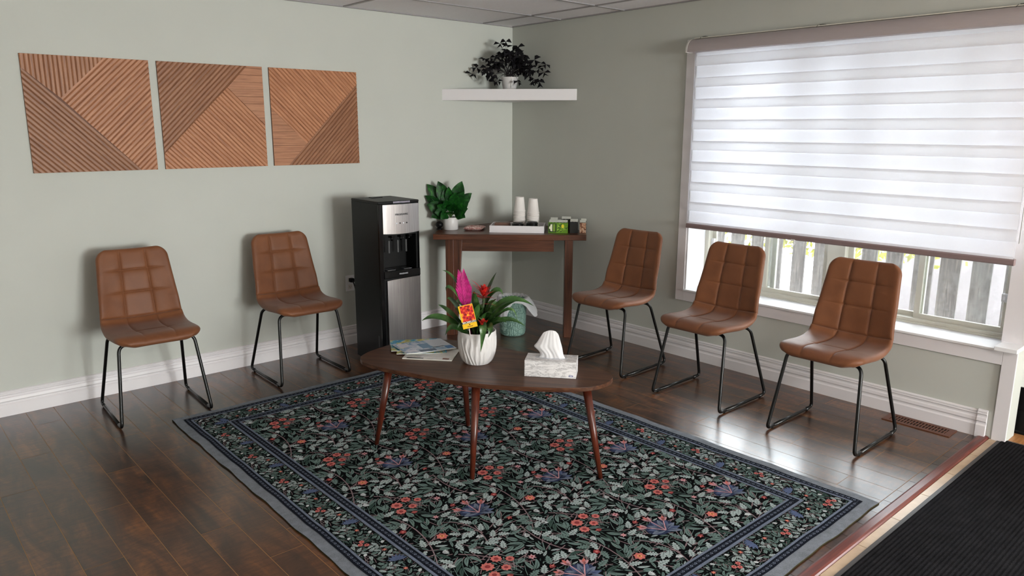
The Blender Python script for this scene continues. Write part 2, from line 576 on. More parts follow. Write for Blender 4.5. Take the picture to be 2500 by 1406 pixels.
def build_other_windows():
    # glass entrance door to the right, out of view
    D = thing('door_1', (1.36, -6.9, 0), kind='structure')
    mb = MB()
    for y in (-0.9, -0.03, 0.83):
        mb.box(-0.03, y, 0, 0.03, y + 0.07, 2.1)
    mb.box(-0.03, -0.9, 0, 0.03, 0.9, 0.12); mb.box(-0.03, -0.9, 2.02, 0.03, 0.9, 2.1)
    part('door_frame', mb, M['white'], D)
    part('pane', MB().box(-0.003, -0.85, 0.1, 0.003, 0.85, 2.03), M['glass'], D)
    D = thing('added_fill_window', (-1.9, -12.14, 0.6), kind='structure')  # unseen back-wall window, added to let fill light onto the left wall
    mb = MB()
    for x in (-1.3, -0.03, 1.24):
        mb.box(x, -0.03, 0, x + 0.06, 0.03, 1.6)
    mb.box(-1.3, -0.03, 0, 1.3, 0.03, 0.06); mb.box(-1.3, -0.03, 1.54, 1.3, 0.03, 1.6)
    part('window_frame', mb, M['white'], D)
    part('pane', MB().box(-1.27, -0.003, 0.04, 1.27, 0.003, 1.56), M['glass'], D)
build_other_windows()

# ------------------------------------------------------------------ outside
def build_outside():
    g = N('snowy_ground'); c = g.coords()
    g.set(col=g.ramp(g.noise(c, 1.2, 4), [(0.35, sp((196, 196, 200))), (0.6, sp((240, 242, 245)))]), rough=0.9)
    S('ground_outside', MB().box(0.3, -14, -0.6, 22, 8, -0.5), g.mat)
    wd = wood('weathered_fence_wood', (40, 36, 36), (72, 66, 63), (104, 97, 91), R(90), (60, 60, 3), 0.8, rotv=(0, 0, 0))
    F = thing('picket_fence', (1.25, -2.2, -0.5), label='weathered grey wooden picket fence outside behind the window', cat='fence')
    rnd = random.Random(3)
    y = 1.6
    k = 0
    while y > -1.48:
        ww = 0.085 + rnd.random() * 0.05
        mb = MB(); mb.box(-0.012, -ww / 2, 0.05, 0.012, ww / 2, 1.62 + rnd.random() * 0.04)
        p = part('picket', mb, wd, F, bevel=0.003)
        p.location = (0, y, 0); p.rotation_euler = (0, 0, rnd.uniform(-0.05, 0.05))
        y -= ww + 0.035 + rnd.random() * 0.055
        k += 1
    mb = MB(); mb.box(0.013, -1.58, 0.5, 0.05, 1.7, 0.58)
    part('rail', mb, wd, F)
    mb = MB(); mb.box(0.013, -1.58, 1.25, 0.05, 1.7, 1.33)
    part('rail', mb, wd, F)
    # pale wall of the neighbouring house
    hs = textured('pale_siding', (96, 90, 90), 0.8, 0.05, 4)
    b = thing('house', (4.8, -2.6, -0.5), label='pale grey house wall seen between the fence pickets', cat='house')
    part('wall', MB().box(0, -2.2, 0.0, 3.0, 1.9, 3.4), hs, b)
    mb = MB(); mb.prism([(-0.3, 3.4), (3.3, 3.4), (1.5, 4.6)], -2.4, 2.1); mb.v = [(x, z, y) for x, y, z in mb.v]
    part('roof', mb, plain('grey_shingles', (70, 68, 70), 0.9), b, recalc=True)
    # yellow-green shrub behind the fence
    T = thing('shrub', (3.4, -1.3, -0.5), label='yellow-green leafy shrub behind the fence pickets', cat='shrub')
    lf = textured('yellow_green_leaves', (110, 108, 36), 0.8, 0.4, 30)
    mb = MB()
    for i in range(2600):
        a, e = rnd.random() * 2 * PI, rnd.uniform(-0.2, 1.3)
        r = rnd.uniform(0.5, 1.0)
        p = Vector((math.cos(a) * math.cos(e) * r * 0.8, math.sin(a) * math.cos(e) * r * 1.3, 1.0 + math.sin(e) * r * 1.0))
        d = Vector((rnd.uniform(-1, 1), rnd.uniform(-1, 1), rnd.uniform(-1, 1))).normalized() * 0.05
        n = Vector((rnd.uniform(-1, 1), rnd.uniform(-1, 1), rnd.uniform(-1, 1))).cross(d).normalized() * 0.022
        mb.add([p - d, p + n, p + d, p - n], [(0, 1, 2, 3)])
    part('foliage', mb, lf, T)
    part('stem', MB().tube([(0, 0, 0), (0.03, 0.02, 0.6), (0, 0, 1.1)], [0.04, 0.03, 0.02]), plain('bark', (80, 66, 52), 0.9), T)
build_outside()

# ------------------------------------------------------------------ roller blind
def build_blind():
    B = thing('window_blind', (-0.04, -2.83, 2.10), label='white striped day and night roller blind covering the upper window', cat='window blind')
    def P(name, mb, mat, parent=B, **kw):
        return part(name, mb.move(0.04, 2.83, -2.10), mat, parent, **kw)
    y0, y1 = -3.86, -1.822
    prof = []
    for i in range(13):
        a = R(90) * i / 12
        prof.append((0.010 + 0.072 * math.sin(a), 2.108 + 0.082 * math.cos(a) ** 0.9))
    prof = [(0.012, 2.19)] + prof + [(0.082, 2.104), (0.074, 2.102), (0.012, 2.102)]
    mb = MB(); mb.extrude_profile([(a, b) for a, b in prof], (0, y0, 0), (0, y1 - 0.004, 0), (0, 0, 1), (-1, 0, 0))
    P('head_rail', mb, M['rail'], recalc=True)
    for ya, yb in ((y1 - 0.004, y1 + 0.008), (y0 - 0.012, y0)):
        mb = MB(); mb.extrude_profile([(a * 1.05 - 0.002, 2.145 + (b - 2.145) * 1.04) for a, b in prof], (0, ya, 0), (0, yb, 0), (0, 0, 1), (-1, 0, 0))
        P('end_cap', mb, M['railend'], recalc=True)
    # mounting strip above with its wire clips
    mb = MB(); mb.box(-0.03, y0, 2.190, 0.0, y1 - 0.02, 2.1955)
    P('mounting_strip', mb, plain('ivory_strip', (222, 218, 204), 0.5))
    for y in (-1.905, -2.70, -3.70):
        mb = MB()
        mb.tube([(-0.022 - 0.022 * math.cos(t), y + 0.016 * math.sin(t * 1.0), 2.190 + 0.012 * math.sin(t + 2.6)) for t in [i * 2 * PI / 18 for i in range(15)]], 0.0018, 6)
        mb.box(-0.034, y - 0.03, 2.1965, -0.012, y - 0.002, 2.2005)
        P('clip', mb, plain('clip_grey', (96, 96, 90), 0.4))
    # the two fabric layers, each with bands alternating with see-through mesh
    ya, yb = -3.825, -1.872
    per, bh, z0 = 0.1368, 0.062, 2.098
    for name, x, off, hh, mat in (('front_fabric', -0.040, 0.0, bh, M['band']), ('rear_fabric', -0.026, per / 2, 0.091, M['bandback'])):
        mb = MB()
        zc = z0 - 0.052 + per
        zs = []
        for i in range(11):
            c = zc - off - i * per
            zs.append((c + hh / 2, c - hh / 2))
        top, bot = 2.115, 0.968
        n = 24
        def strip(za, zb, mi):
            za, zb = min(za, top), max(zb, bot)
            if za - zb < 0.001: return
            vs, fs = [], []
            for j in range(n + 1):
                y = ya + (yb - ya) * j / n
                for z in (za, zb):
                    wv = 0.0014 * math.sin(y * 3.1 + z * 7.0) if x < -0.03 else 0.0
                    vs.append((x + wv, y, z))
            for j in range(n):
                fs.append((2 * j, 2 * j + 1, 2 * j + 3, 2 * j + 2))
            mb.add(vs, fs, mi)
        prev = top
        for a, b in zs:
            strip(prev, a, 1); strip(a, b, 0)
            prev = b
        strip(prev, bot, 1)
        P(name, mb, [mat, M['sheer']])
    mb = MB(); mb.extrude_profile([(0.018, 0.938), (0.046, 0.938), (0.052, 0.944), (0.052, 0.964), (0.046, 0.970), (0.018, 0.970)], (0, -3.832, 0), (0, -1.866, 0), (0, 0, 1), (-1, 0, 0))
    P('bottom_rail', mb, plain('mauve_grey_rail', (132, 112, 112), 0.45), recalc=True)
    # clear pull ring
    mb = MB()
    mb.tube([(-0.050, -2.655 + 0.013 * math.sin(t), 0.922 + 0.016 * math.cos(t)) for t in [i * 2 * PI / 20 for i in range(20)]], 0.0024, 6, closed=True)
    mb.tube([(-0.050, -2.655 + 0.006 * math.sin(t), 0.919 + 0.006 * math.cos(t)) for t in [i * 2 * PI / 14 for i in range(14)]], 0.0018, 6, closed=True)
    mb.box(-0.052, -2.668, 0.934, -0.048, -2.642, 0.946)
    P('pull_ring', mb, plain('clear_plastic', (236, 236, 236), 0.15))
    mb = MB(); mb.tube([(-0.03, -3.838, 2.11), (-0.03, -3.838, 1.05)], 0.003, 6)
    P('chain', mb, M['whiteplastic'])
build_blind()

# ------------------------------------------------------------------ slatted wood wall panels
def clip_poly(poly, nx, ny, d):     # keep nx*x+ny*y <= d
    out = []
    for i in range(len(poly)):
        a, b = poly[i], poly[(i + 1) % len(poly)]
        da, db = nx * a[0] + ny * a[1] - d, nx * b[0] + ny * b[1] - d
        if da <= 0: out.append(a)
        if (da < 0 < db) or (db < 0 < da):
            t = da / (da - db)
            out.append((a[0] + (b[0] - a[0]) * t, a[1] + (b[1] - a[1]) * t))
    return out

def slat_wood(name, ang, tone):
    # vertical panel in the xz plane: grain runs at angle ang from +x
    t = tone
    return wood(name, tuple(c * t for c in (132, 84, 58)), tuple(c * t for c in (170, 116, 83)), tuple(c * t for c in (194, 142, 106)), 0, (4, 70, 90), 0.45,
                rotv=(0, ang, 0), spec=0.35)

def build_panels():
    W, Hh = 0.655, 0.642
    # each: x0, regions (polygon in panel fractions, slat direction in degrees, tone, pitch)
    P1 = [([(0, 1), (0, 0.885), (0.267, 0.64), (0.635, 1)], 90, 0.92), ([(0.635, 1), (0.267, 0.64), (0.86, 0), (1, 0), (1, 1)], 44, 1.0),
          ([(0, 0.885), (0, 0), (0.86, 0)], -45.5, 0.84)]
    P2 = [([(0, 1), (0, 0.145), (0.847, 1)], 45.0, 0.86), ([(0.847, 1), (0.638, 0.785), (1, 0.42), (1, 1)], 0, 0.98),
          ([(0, 0.145), (0, 0), (1, 0), (1, 0.42), (0.638, 0.785)], -45, 1.03)]
    P3 = [([(0, 1), (0, 0.59), (0.375, 0.225), (1, 0.87), (1, 1)], -44.5, 1.05), ([(0, 0.59), (0, 0), (0.155, 0), (0.375, 0.225)], 0, 0.98),
          ([(0.155, 0), (1, 0), (1, 0.87)], 45.5, 0.86)]
    labels = ['leftmost wooden slat wall panel, vertical slats in its top left corner',
              'middle wooden slat wall panel, flat horizontal grain triangle at its upper right',
              'rightmost wooden slat wall panel, flat horizontal grain triangle at its lower left']
    for k, (x0, regs, lab) in enumerate(zip((-3.571, -2.870, -2.167), (P1, P2, P3), labels)):
        T = thing('wall_panel', (x0, 0, 1.356), label=lab, cat='wall art', group='wooden slat panels on the left wall')
        part('backing_board', MB().box(0, -0.008, 0, W, 0, Hh), plain('panel_backing_%s' % 'abc'[k], (104, 62, 38), 0.6), T)
        for poly, ang, tone in regs:
            poly = [(a * W, b * Hh) for a, b in poly]
            ar = sum(poly[i][0] * poly[(i + 1) % len(poly)][1] - poly[(i + 1) % len(poly)][0] * poly[i][1] for i in range(len(poly)))
            if ar < 0: poly = poly[::-1]
            ca, sa = math.cos(R(ang)), math.sin(R(ang))
            nx, ny = -sa, ca
            ds = [nx * p[0] + ny * p[1] for p in poly]
            pitch = 0.0225 if ang != 0 else 0.045
            gap, slope, hgt = (0.0014, 0.0045, 0.0130) if ang != 0 else (0.0003, 0.0006, 0.015)
            mb = MB()
            kk = math.floor(min(ds) / pitch)
            while kk * pitch < max(ds):
                s0 = kk * pitch; s1 = s0 + pitch
                cuts = [(s0 + gap / 2, s0 + gap / 2 + slope, 0.0095, hgt), (s0 + gap / 2 + slope, s1 - gap / 2 - slope, hgt, hgt), (s1 - gap / 2 - slope, s1 - gap / 2, hgt, 0.0100)]
                for a, b, ha, hb in cuts:
                    q = clip_poly(clip_poly(poly, nx, ny, b), -nx, -ny, -a)
                    if len(q) < 3: continue
                    vs = []
                    for p in q:
                        d = nx * p[0] + ny * p[1]
                        t = (d - a) / (b - a)
                        vs.append((p[0], -(ha + (hb - ha) * t), p[1]))
                    n = len(vs)
                    base = [(p[0], -0.006, p[1]) for p in q]
                    mb.add(vs + base, [tuple(range(n))] + [(i + n, (i + 1) % n + n, (i + 1) % n, i) for i in range(n)])
                kk += 1
            part('slat_field', mb, slat_wood('bamboo_slats_%s%d' % ('abc'[k], int(ang) + 90), R(ang), tone), T)
build_panels()

# ------------------------------------------------------------------ chairs
def leather():
    m = N('brown_faux_leather')
    c = m.coords()
    f = m.noise(c, 6, 5, 0.6, 0.4)
    g = m.noise(c, 420, 3, 0.6)
    m.set(col=m.ramp(f, [(0.3, sp((104, 60, 32))), (0.7, sp((120, 72, 40)))]), rough=0.54, spec=0.38, normal=m.bump(g, 0.12, 0.001), sheen=0.15)
    return m.mat
M['leather'] = leather()

def catmull(pts, n):
    out = []
    P = [pts[0]] + list(pts) + [pts[-1]]
    for i in range(1, len(P) - 2):
        for k in range(n):
            t = k / n
            out.append(tuple(0.5 * ((2 * P[i][d]) + (-P[i - 1][d] + P[i + 1][d]) * t + (2 * P[i - 1][d] - 5 * P[i][d] + 4 * P[i + 1][d] - P[i + 2][d]) * t * t +
                                    (-P[i - 1][d] + 3 * P[i][d] - 3 * P[i + 1][d] + P[i + 2][d]) * t ** 3) for d in range(len(pts[0]))))
    out.append(pts[-1])
    return out

def build_chair_shell():
    # side profile (y, z, half width): seat lip -> crease -> top of back
    key = [(-0.262, 0.452, 0.205), (-0.250, 0.474, 0.218), (-0.215, 0.489, 0.224), (-0.14, 0.485, 0.228), (-0.05, 0.476, 0.230), (0.04, 0.472, 0.228),
           (0.105, 0.478, 0.226), (0.142, 0.500, 0.224), (0.163, 0.540, 0.220), (0.176, 0.60, 0.216), (0.190, 0.68, 0.210), (0.206, 0.76, 0.203),
           (0.225, 0.84, 0.196), (0.247, 0.915, 0.190)]
    dense = catmull(key, 24)
    # arc length resample
    L = [0.0]
    for a, b in zip(dense[:-1], dense[1:]):
        L.append(L[-1] + math.hypot(b[0] - a[0], b[1] - a[1]))
    tot = L[-1]
    def at(s):
        s = max(0, min(tot, s))
        lo, hi = 0, len(L) - 1
        while hi - lo > 1:
            m = (lo + hi) // 2
            if L[m] <= s: lo = m
            else: hi = m
        t = (s - L[lo]) / max(L[hi] - L[lo], 1e-9)
        return tuple(dense[lo][d] + (dense[hi][d] - dense[lo][d]) * t for d in range(3))
    crease = min(range(len(dense)), key=lambda i: abs(dense[i][0] - 0.158) + abs(dense[i][1] - 0.525))
    sc = L[crease]
    back = tot - sc
    # v samples, denser at grooves and at the ends
    hl = [sc, sc + back * 0.37, sc + back * 0.69, sc * 0.42]
    vs_ = set()
    n = 120
    for i in range(n + 1): vs_.add(round(tot * i / n, 5))
    for e in (0.0, tot):
        for i in range(10):
            d = 0.05 * (i / 10) ** 2
            vs_.add(round(e + d if e == 0 else e - d, 5))
    for h in hl:
        for d in (-0.004, -0.002, 0, 0.002, 0.004): vs_.add(round(h + d, 5))
    vsl = sorted(vs_)
    us = set()
    for i in range(65): us.add(round(-1 + 2 * i / 64, 5))
    for g in (-0.36, 0.36):
        for d in (-0.016, -0.008, 0, 0.008, 0.016): us.add(round(g + d, 5))
    for i in range(8):
        d = 0.10 * (i / 8) ** 2
        us.add(round(1 - d, 5)); us.add(round(-1 + d, 5))
    usl = sorted(us)
    T = 0.034
    front, rear = [], []
    for s in vsl:
        y, z, hw = at(s)
        a, b = at(s - 0.004), at(s + 0.004)
        ty, tz = b[0] - a[0], b[1] - a[1]
        l = math.hypot(ty, tz); ty /= l; tz /= l
        ny, nz = -tz, ty          # normal: up on the seat, forward on the back
        isback = s > sc
        # rounded corners
        rc = 0.062 if isback else 0.085
        de = min(s, tot - s)
        w = hw
        if de < rc: w = hw - (rc - math.sqrt(max(rc * rc - (rc - de) ** 2, 0)))
        for u in usl:
            x = u * w
            side = (1 - abs(u)) * w
            e = min(side, de)
            r = min(e / 0.020, 1.0)
            h = T / 2 * math.sqrt(max(1 - (1 - r) ** 2, 0.0))
            # grooves
            ug = abs(abs(x) - 0.36 * hw)
            g = 0.0
            fade = min(1.0, e / 0.03)
            gv = math.exp(-(ug / 0.0042) ** 2)
            sv = 1.0 if isback else (0.55 if s < sc * 0.42 else 0.8)
            g += 0.0052 * gv * sv
            soft = 0.0035 * math.exp(-(ug / 0.018) ** 2) * sv
            for hi_, hs in enumerate(hl):
                dd = abs(s - hs)
                k = 1.0
                if hi_ in (1, 2): k = max(0.0, min(1.0, (0.86 - abs(u)) / 0.4)) * 0.9
                if hi_ == 3: k = max(0.0, min(1.0, (0.62 - abs(u)) / 0.35)) * 0.6
                g = max(g, (0.0075 if hi_ == 0 else 0.0052) * math.exp(-(dd / (0.005 if hi_ == 0 else 0.0042)) ** 2) * k)
                soft += 0.0035 * math.exp(-(dd / 0.018) ** 2) * k
                # tufting dimples where grooves cross
                if hi_ in (1, 2, 3):
                    g += 0.004 * math.exp(-(ug ** 2 + dd ** 2) / 0.012 ** 2) * k
            puff = 0.004
            off = h + (puff - g - soft) * fade
            # bucket: sides of the seat dip less, wings of the back curve forward
            bend = 0.0
            if isback: bend = 0.024 * abs(u) ** 2.4 * min(1, (s - sc) / 0.10) * (1 - 0.45 * (s - sc) / back)
            bend += 0.032 * abs(u) ** 2.2 * math.exp(-((s - sc) / 0.12) ** 2)
            seatsag = 0.0
            if not isback: seatsag = 0.006 * abs(u) ** 2 * (1 if s > 0.06 else s / 0.06) - 0.010 * abs(u) ** 3 * (1 - s / sc)
            bx = bend + seatsag
            front.append((x, y + ny * (off + bx), z + nz * (off + bx)))
            rear.append((x, y + ny * (bx - h * 1.0), z + nz * (bx - h * 1.0)))
    nu, nv = len(usl), len(vsl)
    fs = []
    for i in range(nv - 1):
        for j in range(nu - 1):
            a = i * nu + j
            fs.append((a, a + 1, a + nu + 1, a + nu))
    base = nu * nv
    fr = [tuple(base + k for k in reversed(f)) for f in fs]
    mb = MB()
    mb.add(front + rear, fs + fr, 0, True)
    return mb

def build_chair():
    C = thing('dining_chair', (0, 0, 0), label='x', cat='chair', group='brown quilted chairs along the walls')
    shell = part('seat_shell', build_chair_shell(), M['leather'], C)
    bm = bmesh.new(); bm.from_mesh(shell.data)
    bmesh.ops.remove_doubles(bm, verts=bm.verts, dist=0.0002)
    bmesh.ops.recalc_face_normals(bm, faces=bm.faces)
    bm.to_mesh(shell.data); bm.free()
    def bend(pts, r=0.035, k=7):
        out = [Vector(pts[0])]
        for i in range(1, len(pts) - 1):
            p, a, b = Vector(pts[i]), Vector(pts[i - 1]), Vector(pts[i + 1])
            da, db = (a - p).normalized(), (b - p).normalized()
            rr = min(r, (a - p).length * 0.45, (b - p).length * 0.45)
            for t in range(k + 1):
                t /= k
                out.append((p + da * rr) * (1 - t) ** 2 + p * 2 * t * (1 - t) + (p + db * rr) * t ** 2)
        out.append(Vector(pts[-1]))
        return out
    tr = 0.0092
    for s in (-1, 1):
        mb = MB()
        pts = bend([(s * 0.10, -0.150, 0.4475), (s * 0.196, -0.165, 0.4475), (s * 0.238, -0.250, tr + 0.005)], 0.04)
        mb.tube(pts[:-1] + bend([tuple(pts[-2]), (s * 0.238, -0.250, tr + 0.005), (s * 0.238, -0.18, tr + 0.005)], 0.04)[1:], tr, 10)
        part('leg', mb, M['blackmetal'], C)
        mb = MB()
        pts = bend([(s * 0.10, 0.080, 0.4455), (s * 0.196, 0.100, 0.4455), (s * 0.238, 0.250, tr + 0.005)], 0.04)
        mb.tube(pts[:-1] + bend([tuple(pts[-2]), (s * 0.238, 0.250, tr + 0.005), (s * 0.238, 0.18, tr + 0.005)], 0.04)[1:], tr, 10)
        part('leg', mb, M['blackmetal'], C)
        mb = MB(); mb.tube([(s * 0.238, -0.181, tr + 0.005), (s * 0.238, 0.181, tr + 0.005)], tr, 10)
        part('runner', mb, M['blackmetal'], C)
        for y in (-0.195, 0.195):
            mb = MB(); mb.lathe([(0.0001, 0), (0.007, 0), (0.007, 0.008), (0.0001, 0.008)], 10, (s * 0.238, y, 0.0))
            part('glide', mb, M['matteblack'], C)
    for y, z in ((-0.150, 0.4475), (0.080, 0.4455)):
        part('cross_bar', MB().tube([(-0.10, y, z), (0.10, y, z)], tr, 8), M['blackmetal'], C)
    return C

def place_chairs():
    C = build_chair()
    spots = [(-3.176, -0.437, R(-2.5), 'brown quilted leatherette chair at far left, below the leftmost slat panel'),
             (-2.236, -0.372, R(-1.5), 'brown quilted leatherette chair left of the black water dispenser'),
             (-0.500, -1.655, R(-88), 'brown quilted leatherette chair beside the corner table, left of the window'),
             (-0.553, -2.447, R(-90), 'brown quilted leatherette chair, middle of the three by the window'),
             (-0.546, -3.221, R(-90), 'brown quilted leatherette chair nearest the floor vent and the white post')]
    for i, (x, y, r, lab) in enumerate(spots):
        o = C if i == 0 else dup(C)
        o.location = (x, y, 0)
        o.rotation_euler = (0, 0, r)
        o['label'] = lab
place_chairs()

# ------------------------------------------------------------------ helpers for plants and soft things
RV = Vector((0.7464, -0.6655, 0))       # to the right when standing in the room's open corner
CV = Vector((-0.6655, -0.7464, 0))      # towards the open side of the room
UP = Vector((0, 0, 1))

def bez(p0, p1, p2, p3, n=10):
    p0, p1, p2, p3 = map(Vector, (p0, p1, p2, p3))
    return [p0 * (1 - t) ** 3 + p1 * 3 * t * (1 - t) ** 2 + p2 * 3 * t * t * (1 - t) + p3 * t ** 3 for t in [i / n for i in range(n + 1)]]

def ribbon(mb, path, wfn, side=None, fold=0.3, mi=0, twist=0.0, ruffle=0.0):
    """leaf blade along path, 5 points across, folded along the midrib"""
    n = len(path) - 1
    vs, fs = [], []
    for i, p in enumerate(path):
        t = (path[min(i + 1, n)] - path[max(i - 1, 0)]).normalized()
        s = side if side is not None else t.cross(UP)
        s = Vector(s)
        s = (s - t * s.dot(t))
        if s.length < 1e-4: s = t.orthogonal()
        s.normalize()
        if twist:
            s = Matrix.Rotation(twist * i / n, 3, t) @ s
        nn = s.cross(t)
        w = wfn(i / n)
        for k, u in enumerate((-1, -0.5, 0, 0.5, 1)):
            rr = ruffle * math.sin(i * 2.1 + k) * abs(u)
            vs.append(p + s * (u * w) + nn * ((abs(u) * fold * w) + rr * w))
    for i in range(n):
        for k in range(4):
            a = i * 5 + k
            fs.append((a, a + 1, a + 6, a + 5))
    mb.add(vs, fs, mi, True)

def textmesh(name, body, size, mat, parent, loc, rot, extrude=0.0004, sx=1.0, bold=0.0):
    cu = bpy.data.curves.new(name, 'FONT')
    cu.body = body; cu.size = size; cu.extrude = extrude; cu.align_x = 'CENTER'; cu.align_y = 'CENTER'; cu.offset = bold
    o = bpy.data.objects.new(name + '_tmp', cu)
    COL.objects.link(o)
    dg = bpy.context.evaluated_depsgraph_get()
    me = bpy.data.meshes.new_from_object(o.evaluated_get(dg))
    bpy.data.objects.remove(o)
    me.materials.clear(); me.materials.append(mat)
    q = bpy.data.objects.new(name, me)
    COL.objects.link(q)
    q.parent = parent; q.location = loc; q.rotation_euler = rot; q.scale = (sx, 1, 1)
    return q

# ------------------------------------------------------------------ water dispenser and outlet
def build_dispenser():
    D = thing('water_dispenser', (-1.6205, -0.511, 0), R(-1.95), 'tall black and stainless steel water dispenser against the left wall', 'water dispenser')
    w, d, h = 0.31, 0.371, 1.136
    x0, x1, y0, y1 = -w / 2, w / 2, -d / 2, d / 2
    steel = N('brushed_steel')
    c = steel.coords(scale=(300, 300, 4))
    f = steel.noise(c, 1.0, 3)
    steel.set(col=steel.ramp(f, [(0.3, sp((150, 146, 146))), (0.7, sp((176, 172, 172)))]), metal=1.0, rough=0.30, aniso=0.5)
    st = steel.mat
    # body with an alcove cut into its upper front
    mb = MB()
    mb.box(x0, y0 + 0.02, 0.015, x1, y1, 0.655)
    mb.box(x0, y0 + 0.02, 0.905, x1, y1, h - 0.018)
    mb.box(x0, y0 + 0.15, 0.655, x1, y1, 0.905)
    mb.box(x0, y0 + 0.02, 0.655, x0 + 0.04, y0 + 0.15, 0.905)
    mb.box(x1 - 0.018, y0 + 0.02, 0.655, x1, y0 + 0.15, 0.905)
    part('body', mb, M['black'], D)
    mb = MB(); mb.box(x0, y0 + 0.004, 0.015, x0 + 0.028, y0 + 0.02, h - 0.018); mb.box(x1 - 0.004, y0 + 0.004, 0.015, x1, y0 + 0.02, h - 0.018)
    part('front_bezel', mb, M['gloss_black'], D, bevel=0.002)
    mb = MB(); mb.box(x0 - 0.002, y0 + 0.002, h - 0.018, x1 + 0.002, y1 + 0.002, h)
    lid = part('top_cover', mb, M['black'], D, bevel=0.005)
    part('control_strip', MB().box(-0.045, y0 + 0.0005, h - 0.015, 0.085, y0 + 0.003, h - 0.003), plain('silver_strip', (150, 146, 160), 0.25, 0.8), lid)
    part('rear_grip', MB().box(-0.05, 0.08, h, 0.03, 0.13, h + 0.004), M['black'], lid, bevel=0.001)
    # curved silver control panel
    mb = MB()
    n = 14
    vs, fs = [], []
    xa, xb = x0 + 0.03, x1 - 0.003
    for i in range(n + 1):
        t = i / n
        x = xa + (xb - xa) * t
        bow = -0.010 * (1 - (2 * t - 1) ** 2)
        zb = 0.922 - 0.006 * (1 - (2 * t - 1) ** 2)
        for yy, z in ((y0 + 0.002 + bow, 1.113), (y0 + 0.002 + bow, zb), (y0 + 0.02, zb), (y0 + 0.02, 1.113)):
            vs.append((x, yy, z))
    for i in range(n):
        a = i * 4
        for k in range(4):
            fs.append((a + k, a + (k + 1) % 4, a + 4 + (k + 1) % 4, a + 4 + k))
    fs += [(0, 1, 2, 3), (n * 4, n * 4 + 3, n * 4 + 2, n * 4 + 1)]
    mb.add(vs, fs)
    cp = part('control_panel', mb, st, D, recalc=True, label='silver control panel')
    textmesh('lettering', 'FRIGIDAIRE', 0.0175, plain('grey_print', (70, 70, 74), 0.5), cp, (0.012, y0 - 0.0105, 1.046), (R(90), 0, 0), sx=1.12, bold=0.0003)
    for i in range(4):
        mb = MB(); mb.lathe([(0.0001, 0), (0.0048, 0), (0.0048, 0.003), (0.0001, 0.003)], 12, (0, 0, 0))
        b = part('button', mb, [plain('pale_button', (232, 232, 240), 0.3), plain('dark_button', (40, 40, 46), 0.3)][i % 2 if i else 0], cp)
        b.location = (-0.028 + i * 0.026, y0 - 0.008, 0.988); b.rotation_euler = (R(90), 0, 0)
    # taps
    chrome = plain('dull_chrome', (170, 170, 172), 0.25, 1.0)
    for x in (-0.035, 0.035, 0.10):
        mb = MB()
        mb.box(x - 0.012, y0 + 0.03, 0.885, x + 0.012, y0 + 0.075, 0.915)
        mb.tube([(x, y0 + 0.05, 0.89), (x, y0 + 0.05, 0.865)], 0.008, 10)
        t = part('tap', mb, M['gloss_black'], D)
        mb = MB(); mb.box(x - 0.006, y0 + 0.085, 0.775, x + 0.006, y0 + 0.092, 0.86)
        part('paddle', mb, plain('grey_paddle', (78, 78, 78), 0.3), t, bevel=0.002)
    mb = MB()
    mb.box(x0 + 0.045, y0 + 0.008, 0.655, x1 - 0.02, y0 + 0.148, 0.667)
    tr = part('drip_tray', mb, M['gloss_black'], D, bevel=0.002)
    for x in (-0.055, 0.075):
        part('tray_grille', MB().box(x - 0.03, y0 + 0.03, 0.6672, x + 0.03, y0 + 0.09, 0.6695), chrome, tr)
    mb = MB(); mb.box(x0 + 0.028, y0 - 0.002, 0.618, x1, y0 + 0.02, 0.668)
    lp = part('logo_bar', mb, M['gloss_black'], D, bevel=0.003)
    textmesh('lettering', 'FRIGIDAIRE', 0.012, plain('silver_print', (170, 170, 174), 0.4), lp, (0.02, y0 - 0.0025, 0.643), (R(90), 0, 0), sx=1.1, bold=0.0003)
    # lower door with a bowed top edge
    mb = MB(); vs, fs = [], []
    xa, xb = x0 + 0.052 - 0.003, x1 - 0.002
    for i in range(n + 1):
        t = i / n
        x = xa + (xb - xa) * t
        bow = -0.010 * (1 - (2 * t - 1) ** 2)
        zt = 0.604 + 0.008 * t + 0.004 * (1 - (2 * t - 1) ** 2)
        for yy, z in ((y0 + 0.0 + bow, zt), (y0 + 0.0 + bow, 0.03), (y0 + 0.019, 0.03), (y0 + 0.019, zt)):
            vs.append((x, yy, z))
    for i in range(n):
        a = i * 4
        for k in range(4):
            fs.append((a + k, a + (k + 1) % 4, a + 4 + (k + 1) % 4, a + 4 + k))
    fs += [(0, 1, 2, 3), (n * 4, n * 4 + 3, n * 4 + 2, n * 4 + 1)]
    mb.add(vs, fs)
    part('door', mb, st, D, recalc=True, label='stainless steel lower door')
    part('side_label', MB().box(x0 - 0.0006, y0 + 0.045, 0.14, x0, y0 + 0.06, 0.22), plain('grey_sticker', (40, 40, 42), 0.4), D)
    for sx in (-1, 1):
        for sy in (-1, 1):
            part('foot', MB().lathe([(0.0001, 0), (0.018, 0), (0.018, 0.016), (0.0001, 0.016)], 12, (sx * 0.12, sy * 0.14, 0)), M['matteblack'], D)
    # power cord and plug reaching the outlet
    mb = MB()
    mb.tube([(-0.115, 0.19, 0.30), (-0.09, 0.27, 0.42), (-0.04, 0.42, 0.485), (-0.025, 0.475, 0.497)], 0.0045, 8)
    cd = part('power_cord', mb, M['matteblack'], D)
    mb = MB(); mb.box(-0.042, 0.462, 0.482, -0.008, 0.499, 0.512)
    part('plug', mb, M['matteblack'], cd, bevel=0.006)
    O = thing('wall_outlet', (-1.630, 0, 0.47), 0, 'white duplex wall outlet beside the water dispenser', 'electrical outlet')
    mb = MB(); mb.box(-0.036, -0.006, -0.060, 0.036, 0, 0.060)
    part('cover_plate', mb, M['whiteplastic'], O, bevel=0.003)
